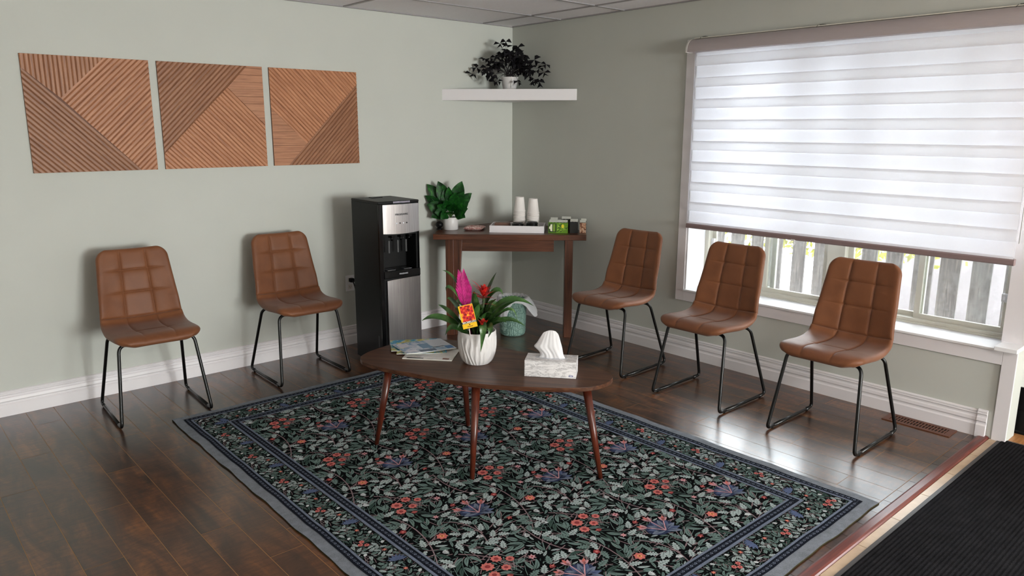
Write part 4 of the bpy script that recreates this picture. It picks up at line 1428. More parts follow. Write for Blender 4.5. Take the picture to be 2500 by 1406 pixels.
def build_magazines():
    paper = plain('magazine_pages', (214, 212, 200), 0.7)
    def mag(corner, ex, ey, w, d, z, th, cover, lab, curl=0.0, blocks=()):
        ex = Vector(ex).normalized(); ey = Vector(ey).normalized()
        c = Vector(corner)
        T = thing('magazine', (c.x, c.y, z), math.atan2(ex.y, ex.x), lab, 'magazine', 'magazines fanned out on the coffee table')
        n = 16
        def sheet(z0, z1, mat, nm, inset=0.0):
            vs, fs = [], []
            for i in range(n + 1):
                t = i / n
                x = inset + (w - 2 * inset) * t
                lift = curl * (1 - t) ** 2.2
                for y in (inset, d - inset):
                    l = lift * (1.0 if y < d / 2 else 0.55)
                    vs += [(x, y, z0 + l), (x, y, z1 + l)]
            for i in range(n):
                a = i * 4
                fs += [(a + 1, a + 5, a + 7, a + 3), (a, a + 2, a + 6, a + 4), (a, a + 4, a + 5, a + 1), (a + 2, a + 3, a + 7, a + 6)]
            fs += [(0, 1, 3, 2), (n * 4, n * 4 + 2, n * 4 + 3, n * 4 + 1)]
            return part(nm, MB().add(vs, fs), mat, T)
        sheet(0, th * 0.8, paper, 'pages', 0.0008)
        cv = sheet(th * 0.8, th, cover, 'cover')
        for k, (bx0, by0, bx1, by1, rgb) in enumerate(blocks):
            vs, fs = [], []
            m = 6
            for i in range(m + 1):
                x = (bx0 + (bx1 - bx0) * i / m) * w
                lift = curl * (1 - x / w) ** 2.2
                for fy in (by0, by1):
                    vs.append((x, fy * d, th + 0.0004 + lift * (1.0 - 0.45 * fy)))
            fs = [(2 * i, 2 * i + 2, 2 * i + 3, 2 * i + 1) for i in range(m)]
            part('cover_picture' if k == 0 else 'cover_print', MB().add(vs, fs), plain('cover_ink_%d%d%d' % rgb, rgb, 0.25), cv)
    z = CT + 0.0004
    blue = [(0.35, (176, 190, 212)), (0.45, (222, 226, 234)), (0.58, (120, 156, 192)), (0.64, (204, 208, 190))]
    teal = [(0.35, (40, 120, 170)), (0.5, (90, 170, 200)), (0.6, (206, 196, 90)), (0.7, (60, 110, 130))]
    pale = [(0.4, (214, 210, 206)), (0.6, (228, 224, 222)), (0.75, (170, 160, 158))]
    # bottom first; ex runs left to right in the room's view, ey away from the open side
    mag((-2.338, -1.772, 0), (0.62, -0.74, 0), (0.74, 0.62, 0), 0.262, 0.20, z, 0.0045, cover_mat('pale_cover', pale, 4), 'pale magazine at the bottom of the fanned pile',
        0, [(0.08, 0.03, 0.42, 0.10, (60, 60, 66)), (0.80, 0.05, 0.93, 0.16, (120, 66, 56))])
    mag((-2.325, -1.700, 0), (0.80, -0.60, 0), (0.60, 0.80, 0), 0.262, 0.20, z + 0.005, 0.004, cover_mat('teal_cover_a', teal, 1), 'teal magazine with yellow patch, second from the bottom of the pile',
        0, [(0.5, 0.02, 0.75, 0.22, (196, 196, 70)), (0.2, 0.02, 0.48, 0.14, (30, 120, 100))])
    mag((-2.325, -1.650, 0), (0.86, -0.51, 0), (0.51, 0.86, 0), 0.268, 0.20, z + 0.0095, 0.004, cover_mat('teal_cover_b', teal, 7), 'blue magazine directly under the top one of the pile',
        0, [(0.35, 0.02, 0.62, 0.12, (206, 190, 120)), (0.65, 0.04, 0.97, 0.15, (90, 150, 210))])
    mag((-2.318, -1.785, 0), (0.93, -0.20, 0), (0.20, 0.93, 0), 0.285, 0.215, z + 0.014, 0.004, cover_mat('blue_white_cover', blue, 2, 9), 'blue and white magazine with bird picture, topmost of the pile',
        0.010, [(0.42, 0.30, 0.62, 0.72, (98, 136, 172)), (0.05, 0.55, 0.22, 0.9, (206, 208, 218)), (0.64, 0.35, 0.98, 0.95, (198, 204, 216)), (0.60, 0.30, 0.85, 0.34, (60, 66, 76)),
                (0.70, 0.55, 0.92, 0.58, (60, 66, 76)), (0.30, 0.05, 0.62, 0.22, (90, 104, 130)), (0.84, 0.06, 0.98, 0.3, (70, 120, 176)), (0.08, 0.12, 0.26, 0.26, (226, 226, 234))])
build_magazines()

def build_tissue_box():
    T = thing('tissue_box', (-1.9235, -2.449, CT + 0.0005), R(-51.0), 'marble patterned tissue box at the right end of the coffee table', 'tissue box')
    m = N('marble_print'); c = m.coords()
    mp = m.n('ShaderNodeMapping', {'Vector': c}); mp.inputs['Rotation'].default_value = (0, R(38), 0); mp.inputs['Scale'].default_value = (9, 14, 34)
    f = m.noise(mp.outputs[0], 1.0, 7, 0.68, 1.4)
    v = m.math('ABSOLUTE', m.math('SUBTRACT', f, 0.5))
    g = m.noise(c, 14, 4)
    m.set(col=m.mix(m.ramp(v, [(0.0, (0.75, 0.75, 0.75, 1)), (0.045, (0, 0, 0, 1))]), m.ramp(g, [(0.35, sp((216, 214, 214))), (0.7, sp((236, 234, 234)))]), sp((140, 138, 140))), rough=0.4)
    w, d, h = 0.248, 0.123, 0.0805
    mb = MB(); mb.box(-w / 2, -d / 2, 0, w / 2, d / 2, h)
    bx = part('carton', mb, m.mat, T, bevel=0.0012)
    mb = MB()
    mb.prism([(0.080 * math.cos(t) , 0.026 * math.sin(t)) for t in [i * 2 * PI / 36 for i in range(36)]], h + 0.0002, h + 0.0008)
    part('opening_film', mb, plain('clear_film', (206, 208, 214), 0.15), bx)
    lg = MB()
    lg.box(w / 2 - 0.034, -d / 2 - 0.0008, 0.008, w / 2 - 0.014, -d / 2 - 0.0001, 0.0155)
    l = part('logo', lg, plain('navy_logo', (52, 60, 120), 0.4), T, bevel=0.0002)
    part('logo_print', MB().box(w / 2 - 0.031, -d / 2 - 0.0011, 0.0098, w / 2 - 0.017, -d / 2 - 0.0008, 0.0137), plain('logo_white', (206, 208, 226), 0.5), l)
    # tissue: pleated sheet gathered in the slot, fanning upward
    out = [(-0.070, 0.0), (-0.058, 0.012), (-0.064, 0.028), (-0.092, 0.060), (-0.062, 0.094), (-0.043, 0.128), (-0.030, 0.124), (-0.010, 0.131), (0.012, 0.130), (0.030, 0.120),
           (0.040, 0.088), (0.052, 0.045), (0.058, 0.012), (0.072, 0.0)]
    # sample rows between left and right silhouettes
    left = [(-0.062, -0.004), (-0.055, 0.010), (-0.064, 0.028), (-0.086, 0.050), (-0.072, 0.070), (-0.057, 0.095), (-0.043, 0.118), (-0.034, 0.124)]
    right = [(0.066, -0.004), (0.058, 0.012), (0.054, 0.028), (0.050, 0.050), (0.044, 0.072), (0.037, 0.097), (0.030, 0.116), (0.018, 0.129)]
    L2, R2 = catmull(left, 4), catmull(right, 4)
    nr, nc = len(L2), 34
    def sheet(dep, sgn):
        vs, fs = [], []
        for i in range(nr):
            t = i / (nr - 1)
            for j in range(nc + 1):
                u = j / nc
                x = L2[i][0] * (1 - u) + R2[i][0] * u
                z = L2[i][1] * (1 - u) + R2[i][1] * u + 0.006 * math.sin(PI * u) * t
                env = math.sin(PI * u) ** 0.5
                pl = 0.0035 * math.sin(u * 13 + 1.9 * math.sin(t * 2.3) + sgn) * (0.5 + 0.5 * (1 - t)) + 0.0016 * math.sin(u * 37 + t * 5) + 0.002 * math.sin(u * 7 - t * 6)
                y = dep * env * (0.35 + 0.8 * math.sin(PI * min(1, t * 0.9 + 0.1))) * (1 - t ** 3) + pl * env * (1 - 0.7 * t)
                vs.append((x, y, h + z + 0.004))
        for i in range(nr - 1):
            for j in range(nc):
                a = i * (nc + 1) + j
                fs.append((a, a + 1, a + nc + 2, a + nc + 1))
        return vs, fs
    mb = MB()
    for dep, s in ((-0.020, 0.0), (0.018, 2.0)):
        vs, fs = sheet(dep, s); mb.add(vs, fs, 0, True)
    part('tissue', mb, m_cloth('white_tissue', (0.88, 0.87, 0.88, 1), 0.25), T)
build_tissue_box()

def build_bromeliad():
    B = Vector((-2.075, -2.065, CT + 0.0005))
    T = thing('bromeliad_planter', B, 0, 'bromeliad with magenta and red flowers in white ridged planter on coffee table', 'plant')
    prof = [(0.001, 0.0), (0.058, 0.0), (0.068, 0.004), (0.080, 0.022), (0.090, 0.048), (0.0955, 0.080), (0.0970, 0.115), (0.0960, 0.155), (0.0955, 0.166), (0.0930, 0.1695), (0.0895, 0.168), (0.088, 0.150), (0.086, 0.140), (0.001, 0.140)]
    dn = catmull(prof[:10], 5) + prof[10:]
    def ridges(r, z, an):
        if r < 0.06 or z > 0.150 or r < 0.02 or (z > 0.13 and r < 0.0895): return r, z
        k = min(1, (0.150 - z) / 0.012) * min(1, z / 0.01)
        ph = an * 24 + 1.5 * math.sin(z * 34 + an * 3) + 1.0 * math.sin(z * 62 + an * 8)
        s = math.sin(ph)
        return r + 0.0026 * k * (abs(s) ** 0.5 * (1 if s > 0 else -0.25) - 0.3), z
    pl = part('planter', MB().lathe(dn, 260, (0, 0, 0), 0, True, ridges), M['pot'], T)
    part('soil', MB().lathe([(0.0001, 0.146), (0.087, 0.144)], 24), M['soil'], T)
    g = N('strap_leaf_green'); c = g.coords(); f = g.noise(c, 18, 4, 0.6)
    g.set(col=g.ramp(f, [(0.3, sp((30, 56, 26))), (0.55, sp((56, 92, 42))), (0.8, sp((110, 136, 84)))]), rough=0.32)
    base = Vector((0, 0, 0.14))
    def v(r, z, d=0.0): return RV * r + CV * d + UP * z
    leaves = [
        # controls given as (r, z, depth)
        ((-0.05, 0.30, 0.02), (-0.10, 0.47, 0.0), (-0.172, 0.475, 0.0), 0.010), ((-0.07, 0.36, 0.03), (-0.155, 0.44, 0.03), (-0.150, 0.375, 0.04), 0.011),
        ((-0.09, 0.22, 0.03), (-0.15, 0.29, 0.03), (-0.192, 0.306, 0.03), 0.014), ((-0.10, 0.20, 0.02), (-0.19, 0.28, 0.02), (-0.277, 0.222, 0.03), 0.016),
        ((-0.09, 0.17, 0.05), (-0.12, 0.24, 0.05), (-0.157, 0.155, 0.06), 0.015), ((0.03, 0.30, -0.02), (0.06, 0.38, -0.02), (0.098, 0.462, -0.02), 0.016),
        ((0.03, 0.30, 0.0), (0.10, 0.44, 0.0), (0.133, 0.345, 0.0), 0.015), ((0.05, 0.26, 0.04), (0.14, 0.40, 0.03), (0.285, 0.300, 0.03), 0.017),
        ((0.05, 0.22, 0.05), (0.15, 0.34, 0.04), (0.20, 0.325, 0.03), 0.018), ((0.06, 0.20, 0.03), (0.20, 0.40, 0.02), (0.205, 0.185, 0.02), 0.008),
        ((0.06, 0.18, 0.06), (0.12, 0.30, 0.07), (0.245, 0.205, 0.07), 0.013), ((0.02, 0.20, 0.09), (0.055, 0.33, 0.16), (0.022, 0.088, 0.125), 0.017),
        ((0.03, 0.20, 0.08), (0.10, 0.27, 0.14), (0.06, 0.170, 0.15), 0.016), ((-0.02, 0.24, -0.05), (-0.08, 0.34, -0.10), (-0.13, 0.27, -0.14), 0.017),
        ((0.03, 0.22, -0.05), (0.08, 0.32, -0.12), (0.12, 0.25, -0.16), 0.017), ((0.0, 0.25, 0.02), (-0.02, 0.34, 0.03), (-0.01, 0.38, 0.05), 0.019),
        ((0.0, 0.22, 0.05), (0.0, 0.30, 0.08), (0.02, 0.33, 0.10), 0.018), ((0.04, 0.24, 0.02), (0.05, 0.31, 0.06), (0.08, 0.28, 0.11), 0.018),
        ((-0.05, 0.21, 0.02), (-0.08, 0.27, 0.0), (-0.11, 0.28, 0.0), 0.018), ((0.01, 0.26, 0.0), (0.03, 0.36, 0.04), (0.03, 0.30, 0.09), 0.018),
        ((-0.03, 0.22, 0.06), (-0.05, 0.27, 0.09), (-0.09, 0.21, 0.12), 0.013), ((0.05, 0.20, 0.03), (0.10, 0.26, 0.05), (0.15, 0.23, 0.09), 0.015),
        ((-0.08, 0.24, -0.02), (-0.13, 0.34, -0.02), (-0.15, 0.33, 0.0), 0.016), ((0.02, 0.24, 0.03), (0.05, 0.30, 0.05), (0.10, 0.34, 0.04), 0.017)]
    lv = MB()
    rnd = random.Random(4)
    for k in range(16):
        a = rnd.uniform(0, 2 * PI); q = rnd.uniform(0.05, 0.11)
        r_, d_ = math.cos(a) * q, math.sin(a) * q
        leaves.append(((r_ * 0.3, 0.22, d_ * 0.3), (r_ * 0.8, 0.29, d_ * 0.8), (r_ * 1.1, rnd.uniform(0.19, 0.33), d_ * 1.1), rnd.uniform(0.011, 0.016)))
    for c1, c2, tip, w in leaves:
        b0 = base + RV * (c1[0] * 0.35 + rnd.uniform(-0.01, 0.01)) + CV * (c1[2] * 0.3)
        path = bez(b0, v(*c1), v(*c2), v(*tip), 16)
        hd = (v(*tip) - b0); hd.z = 0
        sd_ = hd.normalized().cross(UP) + UP * (0.85 if hd.dot(RV) < 0 else -0.85)
        ribbon(lv, path, lambda t, w=w: w * 1.25 * (0.55 + 0.45 * min(1, t * 3)) * (1 if t < 0.55 else max(0.02, 1 - ((t - 0.55) / 0.45) ** 2)), sd_, 0.35)
    part('leaves', lv, g.mat, T)
    # magenta quill, flattened with overlapping bracts
    mag = N('magenta_bracts'); c = mag.coords(); mag.set(col=mag.ramp(mag.noise(c, 40, 3), [(0.3, sp((150, 14, 92))), (0.7, sp((204, 34, 132)))]), rough=0.4)
    mb = MB()
    p0, p1 = v(-0.052, 0.30, 0.025), v(-0.076, 0.475, 0.025)
    ax = (p1 - p0).normalized(); sd = RV - ax * RV.dot(ax); sd.normalize()
    for k in range(9):
        for s in (-1, 1):
            t0 = 0.02 + k * 0.088
            b0 = p0 + ax * (0.175 * t0)
            tipd = (ax * 0.96 + sd * s * (0.62 - 0.045 * k)).normalized()
            L = 0.082 - 0.0035 * k
            if (k == 0): L *= 0.8
            path = bez(b0, b0 + tipd * L * 0.35 + sd * s * 0.006, b0 + tipd * L * 0.8 + ax * 0.004, b0 + tipd * L + ax * 0.010, 6)
            ribbon(mb, path, lambda t, k=k: 0.012 * max(0.03, (1 - t ** 2.2)), (sd * s).cross(CV).cross(CV) * -1, 0.25)
    ribbon(mb, bez(p0 - ax * 0.02, p0 + ax * 0.05, p1 - ax * 0.03, p1 + ax * 0.012, 8), lambda t: 0.010 * max(0.03, 1 - t ** 2), sd, 0.2)
    part('magenta_flower', mb, mag.mat, T)
    part('flower_stem', MB().tube([v(-0.03, 0.14, 0.02), v(-0.052, 0.30, 0.022)], 0.006, 8), plain('magenta_stem', (120, 30, 70), 0.5), T)
    red = N('red_bracts'); c = red.coords(); red.set(col=red.ramp(red.noise(c, 35, 3), [(0.3, sp((156, 18, 20))), (0.7, sp((222, 52, 40)))]), rough=0.38)
    for (r, z, d, sc, nb) in ((0.036, 0.372, 0.035, 1.0, 13), (0.034, 0.225, 0.105, 0.75, 8)):
        mb = MB()
        c0 = v(r, z, d)
        for k in range(nb):
            an = k * 2.4
            el = 1.25 - 0.085 * k
            dr = RV * math.cos(an) * math.cos(el) + CV * math.sin(an) * math.cos(el) + UP * math.sin(el)
            L = (0.046 + 0.0026 * k) * sc
            b0 = c0 - UP * 0.003 * k * sc
            ribbon(mb, bez(b0, b0 + dr * L * 0.4, b0 + dr * L * 0.8, b0 + dr * L - UP * 0.002, 6), lambda t: 0.0115 * sc * max(0.03, math.sin(PI * min(1, 0.25 + t * 0.75))), None, 0.3)
        part('red_flower', mb, red.mat, T)
        part('flower_stem', MB().tube([v(r * 0.5, 0.14, d * 0.4), v(r, z - 0.02, d)], 0.006, 8), plain('green_stem', (54, 80, 40), 0.5), T)
    mb = MB()
    for tip in ((-0.03, 0.435), (-0.028, 0.415), (0.085, 0.40), (0.098, 0.335), (0.10, 0.30)):
        p = v(tip[0], tip[1], 0.03); b0 = v(0.03, tip[1] - 0.055 if tip[1] > 0.39 else tip[1] + 0.01, 0.04)
        ribbon(mb, bez(b0, b0 * 0.6 + p * 0.4 + UP * 0.008, b0 * 0.3 + p * 0.7 + UP * 0.006, p, 7), lambda t: 0.0050 * max(0.03, math.sin(PI * min(1, 0.2 + 0.8 * t))), None, 0.3)
    part('red_flower', mb, plain('dark_red_bract', (176, 42, 62), 0.45), T)
    # plant label on its stick
    tl, tr, br, bl_ = v(-0.088, 0.316, 0.115), v(-0.018, 0.333, 0.115), v(0.006, 0.222, 0.13), v(-0.066, 0.204, 0.13)
    X = (tr - tl); Y = (bl_ - tl)
    wd, ht = X.length, Y.length
    X.normalize(); Y = (Y - X * Y.dot(X)).normalized(); Z = X.cross(-Y)
    Mx = Matrix((X, -Y, Z)).transposed().to_4x4(); Mx.translation = tl
    def tagq(name, x0, y0, x1, y1, zz, mat, parent, th=0.0003):
        mb = MB(); mb.box(x0 * wd, -y1 * ht, zz, x1 * wd, -y0 * ht, zz + th)
        o = part(name, mb.xf(Mx), mat, parent)
        return o
    yel = plain('label_yellow', (238, 190, 30), 0.35)
    tg = tagq('plant_label', 0, 0, 1, 1, -0.0008, yel, T, 0.0008)
    ph = N('label_photo'); c = ph.coords()
    vn = ph.n('ShaderNodeTexVoronoi', {'Vector': c, 'Scale': 70.0}).outputs['Distance']
    ph.set(col=ph.ramp(ph.math('ADD', vn, ph.math('MULTIPLY', ph.noise(c, 60, 4, 0.6, 2), 0.5)), [(0.45, sp((96, 8, 16))), (0.72, sp((206, 24, 34))), (0.92, sp((226, 50, 36))), (1.0, sp((246, 180, 40)))]), rough=0.3)
    tagq('label_photo', 0.10, 0.03, 0.96, 0.70, 0.0002, ph.mat, tg)
    tagq('label_band', 0.0, 0.705, 1.0, 0.79, 0.0002, plain('label_black', (26, 14, 14), 0.4), tg)
    t = textmesh('lettering', 'BROMELIAD', 0.0125, plain('label_white', (240, 236, 230), 0.5), tg, (0, 0, 0), (0, 0, 0), 0.0001, bold=0.0002)
    t.matrix_local = Mx @ Matrix.Translation((wd * 0.52, -ht * 0.745, 0.0007))
    mb = MB(); mb.prism([(0.0035 * math.cos(a * PI / 4), 0.0035 * math.sin(a * PI / 4)) for a in range(8)], 0, 0.0003)
    e = part('label_emblem', mb, plain('label_emblem', (90, 50, 20), 0.5), tg); e.matrix_local = Mx @ Matrix.Translation((wd * 0.5, -ht * 0.85, 0.0002))
    tagq('fine_print', 0.32, 0.91, 0.70, 0.945, 0.0002, plain('label_dark', (140, 96, 24), 0.5), tg)
    mb = MB(); mb.tube([v(-0.033, 0.208, 0.125), v(-0.030, 0.155, 0.082), v(-0.028, 0.142, 0.078)], 0.0025, 6)
    part('label_stick', mb, plain('clear_stick', (220, 206, 204), 0.4), tg)
build_bromeliad()

# ------------------------------------------------------------------ patterned rug
RW, RL = 2.005, 3.028
def rug_pt(s, t, lift=0.0):
    """rug coordinates (s across, t along) -> world; edges and surface ripple a little"""
    es = min(s, RW - s); et = min(t, RL - t)
    ks = math.exp(-max(es, 0) / 0.10); kt = math.exp(-max(et, 0) / 0.10)
    left = 1 if s < RW / 2 else -1
    x = -3.180 + s - 0.012 * (t / RL) * (1 - s / RW)
    y = -0.712 - t
    x += ks * (0.0022 * math.sin(t * 15.0 + 1.0) + 0.0018 * math.sin(t * 31.0 + left))
    y += kt * (0.0022 * math.sin(s * 14.0) + 0.0018 * math.sin(s * 29.0 + 2))
    z = RUG_H - 0.002 + 0.0022 * ks * (1 + math.sin(t * 15.0 + 2.2)) * 0.5 + 0.0022 * kt * (1 + math.sin(s * 14.0 + 1)) * 0.5
    return (x, y, z + lift)

def build_rug():
    def yarn(name, rgb, var=0.12):
        m = N(name)
        c = m.coords()
        f = m.noise(c, 260, 3, 0.7)
        g = m.noise(c, 30, 3, 0.6)
        a = sp(rgb)
        lo = tuple(x * (1 - var * 2) for x in a[:3]) + (1,); hi = tuple(min(1, x * (1 + var * 2)) for x in a[:3]) + (1,)
        m.set(col=m.ramp(m.math('ADD', m.math('MULTIPLY', f, 0.6), m.math('MULTIPLY', g, 0.4)), [(0.38, lo), (0.62, hi)]), rough=0.95, spec=0.05)
        return m.mat
    pal = ['ground', 'sage', 'pale_sage', 'vein', 'deep_green', 'stem_pink', 'coral', 'dark_red', 'blush', 'white', 'blue', 'deep_blue', 'edge_blue', 'navy', 'line_blue', 'yellow', 'backing']
    rgb = [(10, 11, 13), (100, 121, 117), (158, 172, 172), (36, 48, 47), (56, 76, 70), (128, 108, 112), (190, 108, 102), (134, 58, 60), (188, 142, 148), (188, 194, 196), (82, 94, 124), (46, 54, 80),
           (118, 124, 132), (24, 27, 36), (104, 113, 130), (214, 150, 96), (60, 56, 40)]
    mats = [yarn('rug_' + n, c) for n, c in zip(pal, rgb)]
    I = {n: i for i, n in enumerate(pal)}
    mb = MB()
    nx, ny = 56, 84
    top, bot = [], []
    for j in range(ny + 1):
        for i in range(nx + 1):
            s, t = RW * i / nx, RL * j / ny
            top.append(rug_pt(s, t)); x, y, z = rug_pt(s, t); bot.append((x, y, 0.0004))
    fs = []
    def q(i, j): return j * (nx + 1) + i
    for j in range(ny):
        for i in range(nx):
            fs.append((q(i, j), q(i, j + 1), q(i + 1, j + 1), q(i + 1, j)))
    mb.add(top, fs, I['edge_blue'])
    b0 = len(top)
    mb.add(bot, [], 0)
    ring = [q(i, 0) for i in range(nx + 1)] + [q(nx, j) for j in range(1, ny + 1)] + [q(i, ny) for i in range(nx - 1, -1, -1)] + [q(0, j) for j in range(ny - 1, 0, -1)]
    for a, b in zip(ring, ring[1:] + ring[:1]):
        mb.f.append([a, b, b + b0, a + b0]); mb.m.append(I['backing']); mb.s.append(False)
    LAY = 0.00028
    def poly(pts, mi, layer):
        vs = [rug_pt(s, t, layer * LAY) for s, t in pts]
        mb.add(vs, [tuple(range(len(vs)))], mi)
    def rect_ring(d0, d1, mi, layer, step=0.05):
        for (s0, t0, s1, t1) in ((d0, d0, RW - d0, d1), (d0, RL - d1, RW - d0, RL - d0), (d0, d1, d1, RL - d1), (RW - d1, d1, RW - d0, RL - d1)):
            n = max(1, int((s1 - s0) / step)); m = max(1, int((t1 - t0) / step))
            for i in range(n):
                for j in range(m):
                    a, b = s0 + (s1 - s0) * i / n, s0 + (s1 - s0) * (i + 1) / n
                    c, d = t0 + (t1 - t0) * j / m, t0 + (t1 - t0) * (j + 1) / m
                    poly([(a, c), (a, d), (b, d), (b, c)], mi, layer)
    D = [0.048, 0.078, 0.088, 0.228, 0.240, 0.272, 0.282]
    rect_ring(D[2], D[3], I['ground'], 1)
    # field
    n, m = 30, 50
    for i in range(n):
        for j in range(m):
            a, b = D[6] + (RW - 2 * D[6]) * i / n, D[6] + (RW - 2 * D[6]) * (i + 1) / n
            c, d = D[6] + (RL - 2 * D[6]) * j / m, D[6] + (RL - 2 * D[6]) * (j + 1) / m
            poly([(a, c), (a, d), (b, d), (b, c)], I['ground'], 1)

    # ---- motif generators: each returns list of (points, colour, layer)
    def leaf(x, y, an, L, w, col, curve=0.0, vein='vein'):
        n = 6
        l, r = [], []
        for i in range(n + 1):
            t = i / n
            a = an + curve * (t - 0.3)
            cx, cy = x + math.cos(an + curve * t * 0.5) * L * t, y + math.sin(an + curve * t * 0.5) * L * t
            ww = w * (math.sin(PI * min(1, t ** 0.8)) ** 0.85) + 0.0004
            nx_, ny_ = -math.sin(a), math.cos(a)
            l.append((cx + nx_ * ww, cy + ny_ * ww)); r.append((cx - nx_ * ww, cy - ny_ * ww))
        out = [(l + r[::-1], col, 3)]
        if vein and L > 0.018:
            a2 = an + curve * 0.45
            vx, vy = x + math.cos(an + curve * 0.4) * L * 0.82, y + math.sin(an + curve * 0.4) * L * 0.82
            mx, my = x + math.cos(an + curve * 0.22) * L * 0.45, y + math.sin(an + curve * 0.22) * L * 0.45
            e = max(0.0008, w * 0.12)
            nx_, ny_ = -math.sin(a2) * e, math.cos(a2) * e
            out.append(([(x + nx_, y + ny_), (mx + nx_, my + ny_), (vx, vy), (mx - nx_, my - ny_), (x - nx_, y - ny_)], I[vein], 4))
        return out
    def jag(x, y, an, L, w, col):
        prof = [(0.0, 0.12), (0.10, 0.35), (0.16, 0.85), (0.26, 0.45), (0.36, 1.0), (0.46, 0.48), (0.58, 0.85), (0.66, 0.38), (0.80, 0.52), (0.86, 0.2)]
        l = []; r = []
        for t, k in prof:
            cx, cy = x + math.cos(an) * L * t, y + math.sin(an) * L * t
            nx_, ny_ = -math.sin(an) * w * k, math.cos(an) * w * k
            l.append((cx + nx_, cy + ny_)); r.append((cx - nx_, cy - ny_))
        tip = (x + math.cos(an) * L, y + math.sin(an) * L)
        out = [(l + [tip] + r[::-1], col, 3)]
        e = 0.0009
        out.append(([(x - math.sin(an) * e, y + math.cos(an) * e), (x + math.cos(an) * L * 0.85, y + math.sin(an) * L * 0.85), (x + math.sin(an) * e, y - math.cos(an) * e)], I['vein'], 4))
        for sg in (-1, 1):
            for t in (0.15, 0.35, 0.55):
                bx, by = x + math.cos(an) * L * t, y + math.sin(an) * L * t
                a2 = an + sg * 0.75
                ex, ey = bx + math.cos(a2) * w * 0.75, by + math.sin(a2) * w * 0.75
                out.append(([(bx - math.sin(a2) * 0.0006, by + math.cos(a2) * 0.0006), (ex, ey), (bx + math.sin(a2) * 0.0006, by - math.cos(a2) * 0.0006)], I['vein'], 4))
        return out
    def stem(pts, w, col):
        out = []
        for a, b in zip(pts[:-1], pts[1:]):
            dx, dy = b[0] - a[0], b[1] - a[1]
            l = math.hypot(dx, dy) or 1
            nx_, ny_ = -dy / l * w, dx / l * w
            out.append(([(a[0] + nx_, a[1] + ny_), (b[0] + nx_, b[1] + ny_), (b[0] - nx_, b[1] - ny_), (a[0] - nx_, a[1] - ny_)], col, 2))
        return out
    def flower(x, y, r, a0=0.0, c1='coral', c2='dark_red', np_=9, c3=None):
        pts = []
        for i in range(np_ * 4):
            a = a0 + 2 * PI * i / (np_ * 4)
            k = 1.0 if i % 4 in (1, 2) else (0.80 if i % 4 == 3 else 0.86)
            pts.append((x + math.cos(a) * r * k, y + math.sin(a) * r * k))
        out = [(pts, I[c1], 5)]
        out.append(([(x + math.cos(a0 + i * PI / 4) * r * 0.42, y + math.sin(a0 + i * PI / 4) * r * 0.42) for i in range(8)], I[c2], 6))
        if c3:
            out.append(([(x + math.cos(a0 + i * PI / 3) * r * 0.20, y + math.sin(a0 + i * PI / 3) * r * 0.20) for i in range(6)], I[c3], 7))
        return out
    def star(x, y, r, c1, c2, a0=0.0):
        pts = []
        for i in range(12):
            k = 1.0 if i % 2 == 0 else 0.5
            pts.append((x + math.cos(a0 + i * PI / 6) * r * k, y + math.sin(a0 + i * PI / 6) * r * k))
        return [(pts, I[c1], 5), ([(x + math.cos(i * PI / 3) * r * 0.25, y + math.sin(i * PI / 3) * r * 0.25) for i in range(6)], I[c2], 6)]
    def tulip(x, y, an, L, c1='blush', c2='coral'):
        out = []
        for k in (-0.45, 0.45, 0.0):
            out += [(p, c, l + 2) for p, c, l in leaf(x, y, an + k * 0.6, L * (1 if k == 0 else 0.85), L * 0.17, I[c1] if k else I[c2], k, None)]
        return out

    # ---- a periodic cell filled by growing sprays and testing free space
    def fill(cw, ch, scale, seed, wrapx=True, features=()):
        rnd = random.Random(seed)
        res = 0.0022
        gw, gh = int(cw / res), int(ch / res)
        occ = [bytearray(gw) for _ in range(gh)]
        out = []
        def cells(poly_):
            xs = [p[0] for p in poly_]; ys = [p[1] for p in poly_]
            x0_, x1_, y0_, y1_ = min(xs), max(xs), min(ys), max(ys)
            res_ = []
            j = math.floor(y0_ / res)
            while j * res <= y1_:
                yy = (j + 0.5) * res
                cr = []
                for k in range(len(poly_)):
                    a, b = poly_[k], poly_[(k + 1) % len(poly_)]
                    if (a[1] <= yy) != (b[1] <= yy):
                        cr.append(a[0] + (b[0] - a[0]) * (yy - a[1]) / (b[1] - a[1]))
                cr.sort()
                for k in range(0, len(cr) - 1, 2):
                    i = math.floor(cr[k] / res)
                    while i * res <= cr[k + 1]:
                        if wrapx: res_.append((i % gw, j % gh))
                        elif 0 <= i < gw: res_.append((i, j % gh))
                        else: res_.append(None)
                        i += 1
                j += 1
            return res_
        def put(items, tol=0.10, force=False, pad=True):
            cs = cells(items[0][0])
            if not cs: return False
            bad = sum(1 for c in cs if c is None or occ[c[1]][c[0]])
            if not force and bad > tol * len(cs): return False
            for c in cs:
                if c is not None:
                    occ[c[1]][c[0]] = 1
                    if pad:
                        occ[(c[1] + 1) % gh][c[0]] = 1
                        occ[c[1]][(c[0] + 1) % gw if wrapx else min(c[0] + 1, gw - 1)] = 1
            out.extend(items)
            return True
        def reserve(items):
            for p, c, l in items:
                for cc in cells(p):
                    if cc is not None: occ[cc[1]][cc[0]] = 1
            out.extend(items)
        for f in features: reserve(f)
        flow = lambda x, y: math.sin(2 * PI * x / cw + 1.0) * 1.7 + math.cos(2 * PI * y / ch * 2) * 1.3 + 0.6 * math.sin(2 * PI * (x / cw + y / ch) * 2)
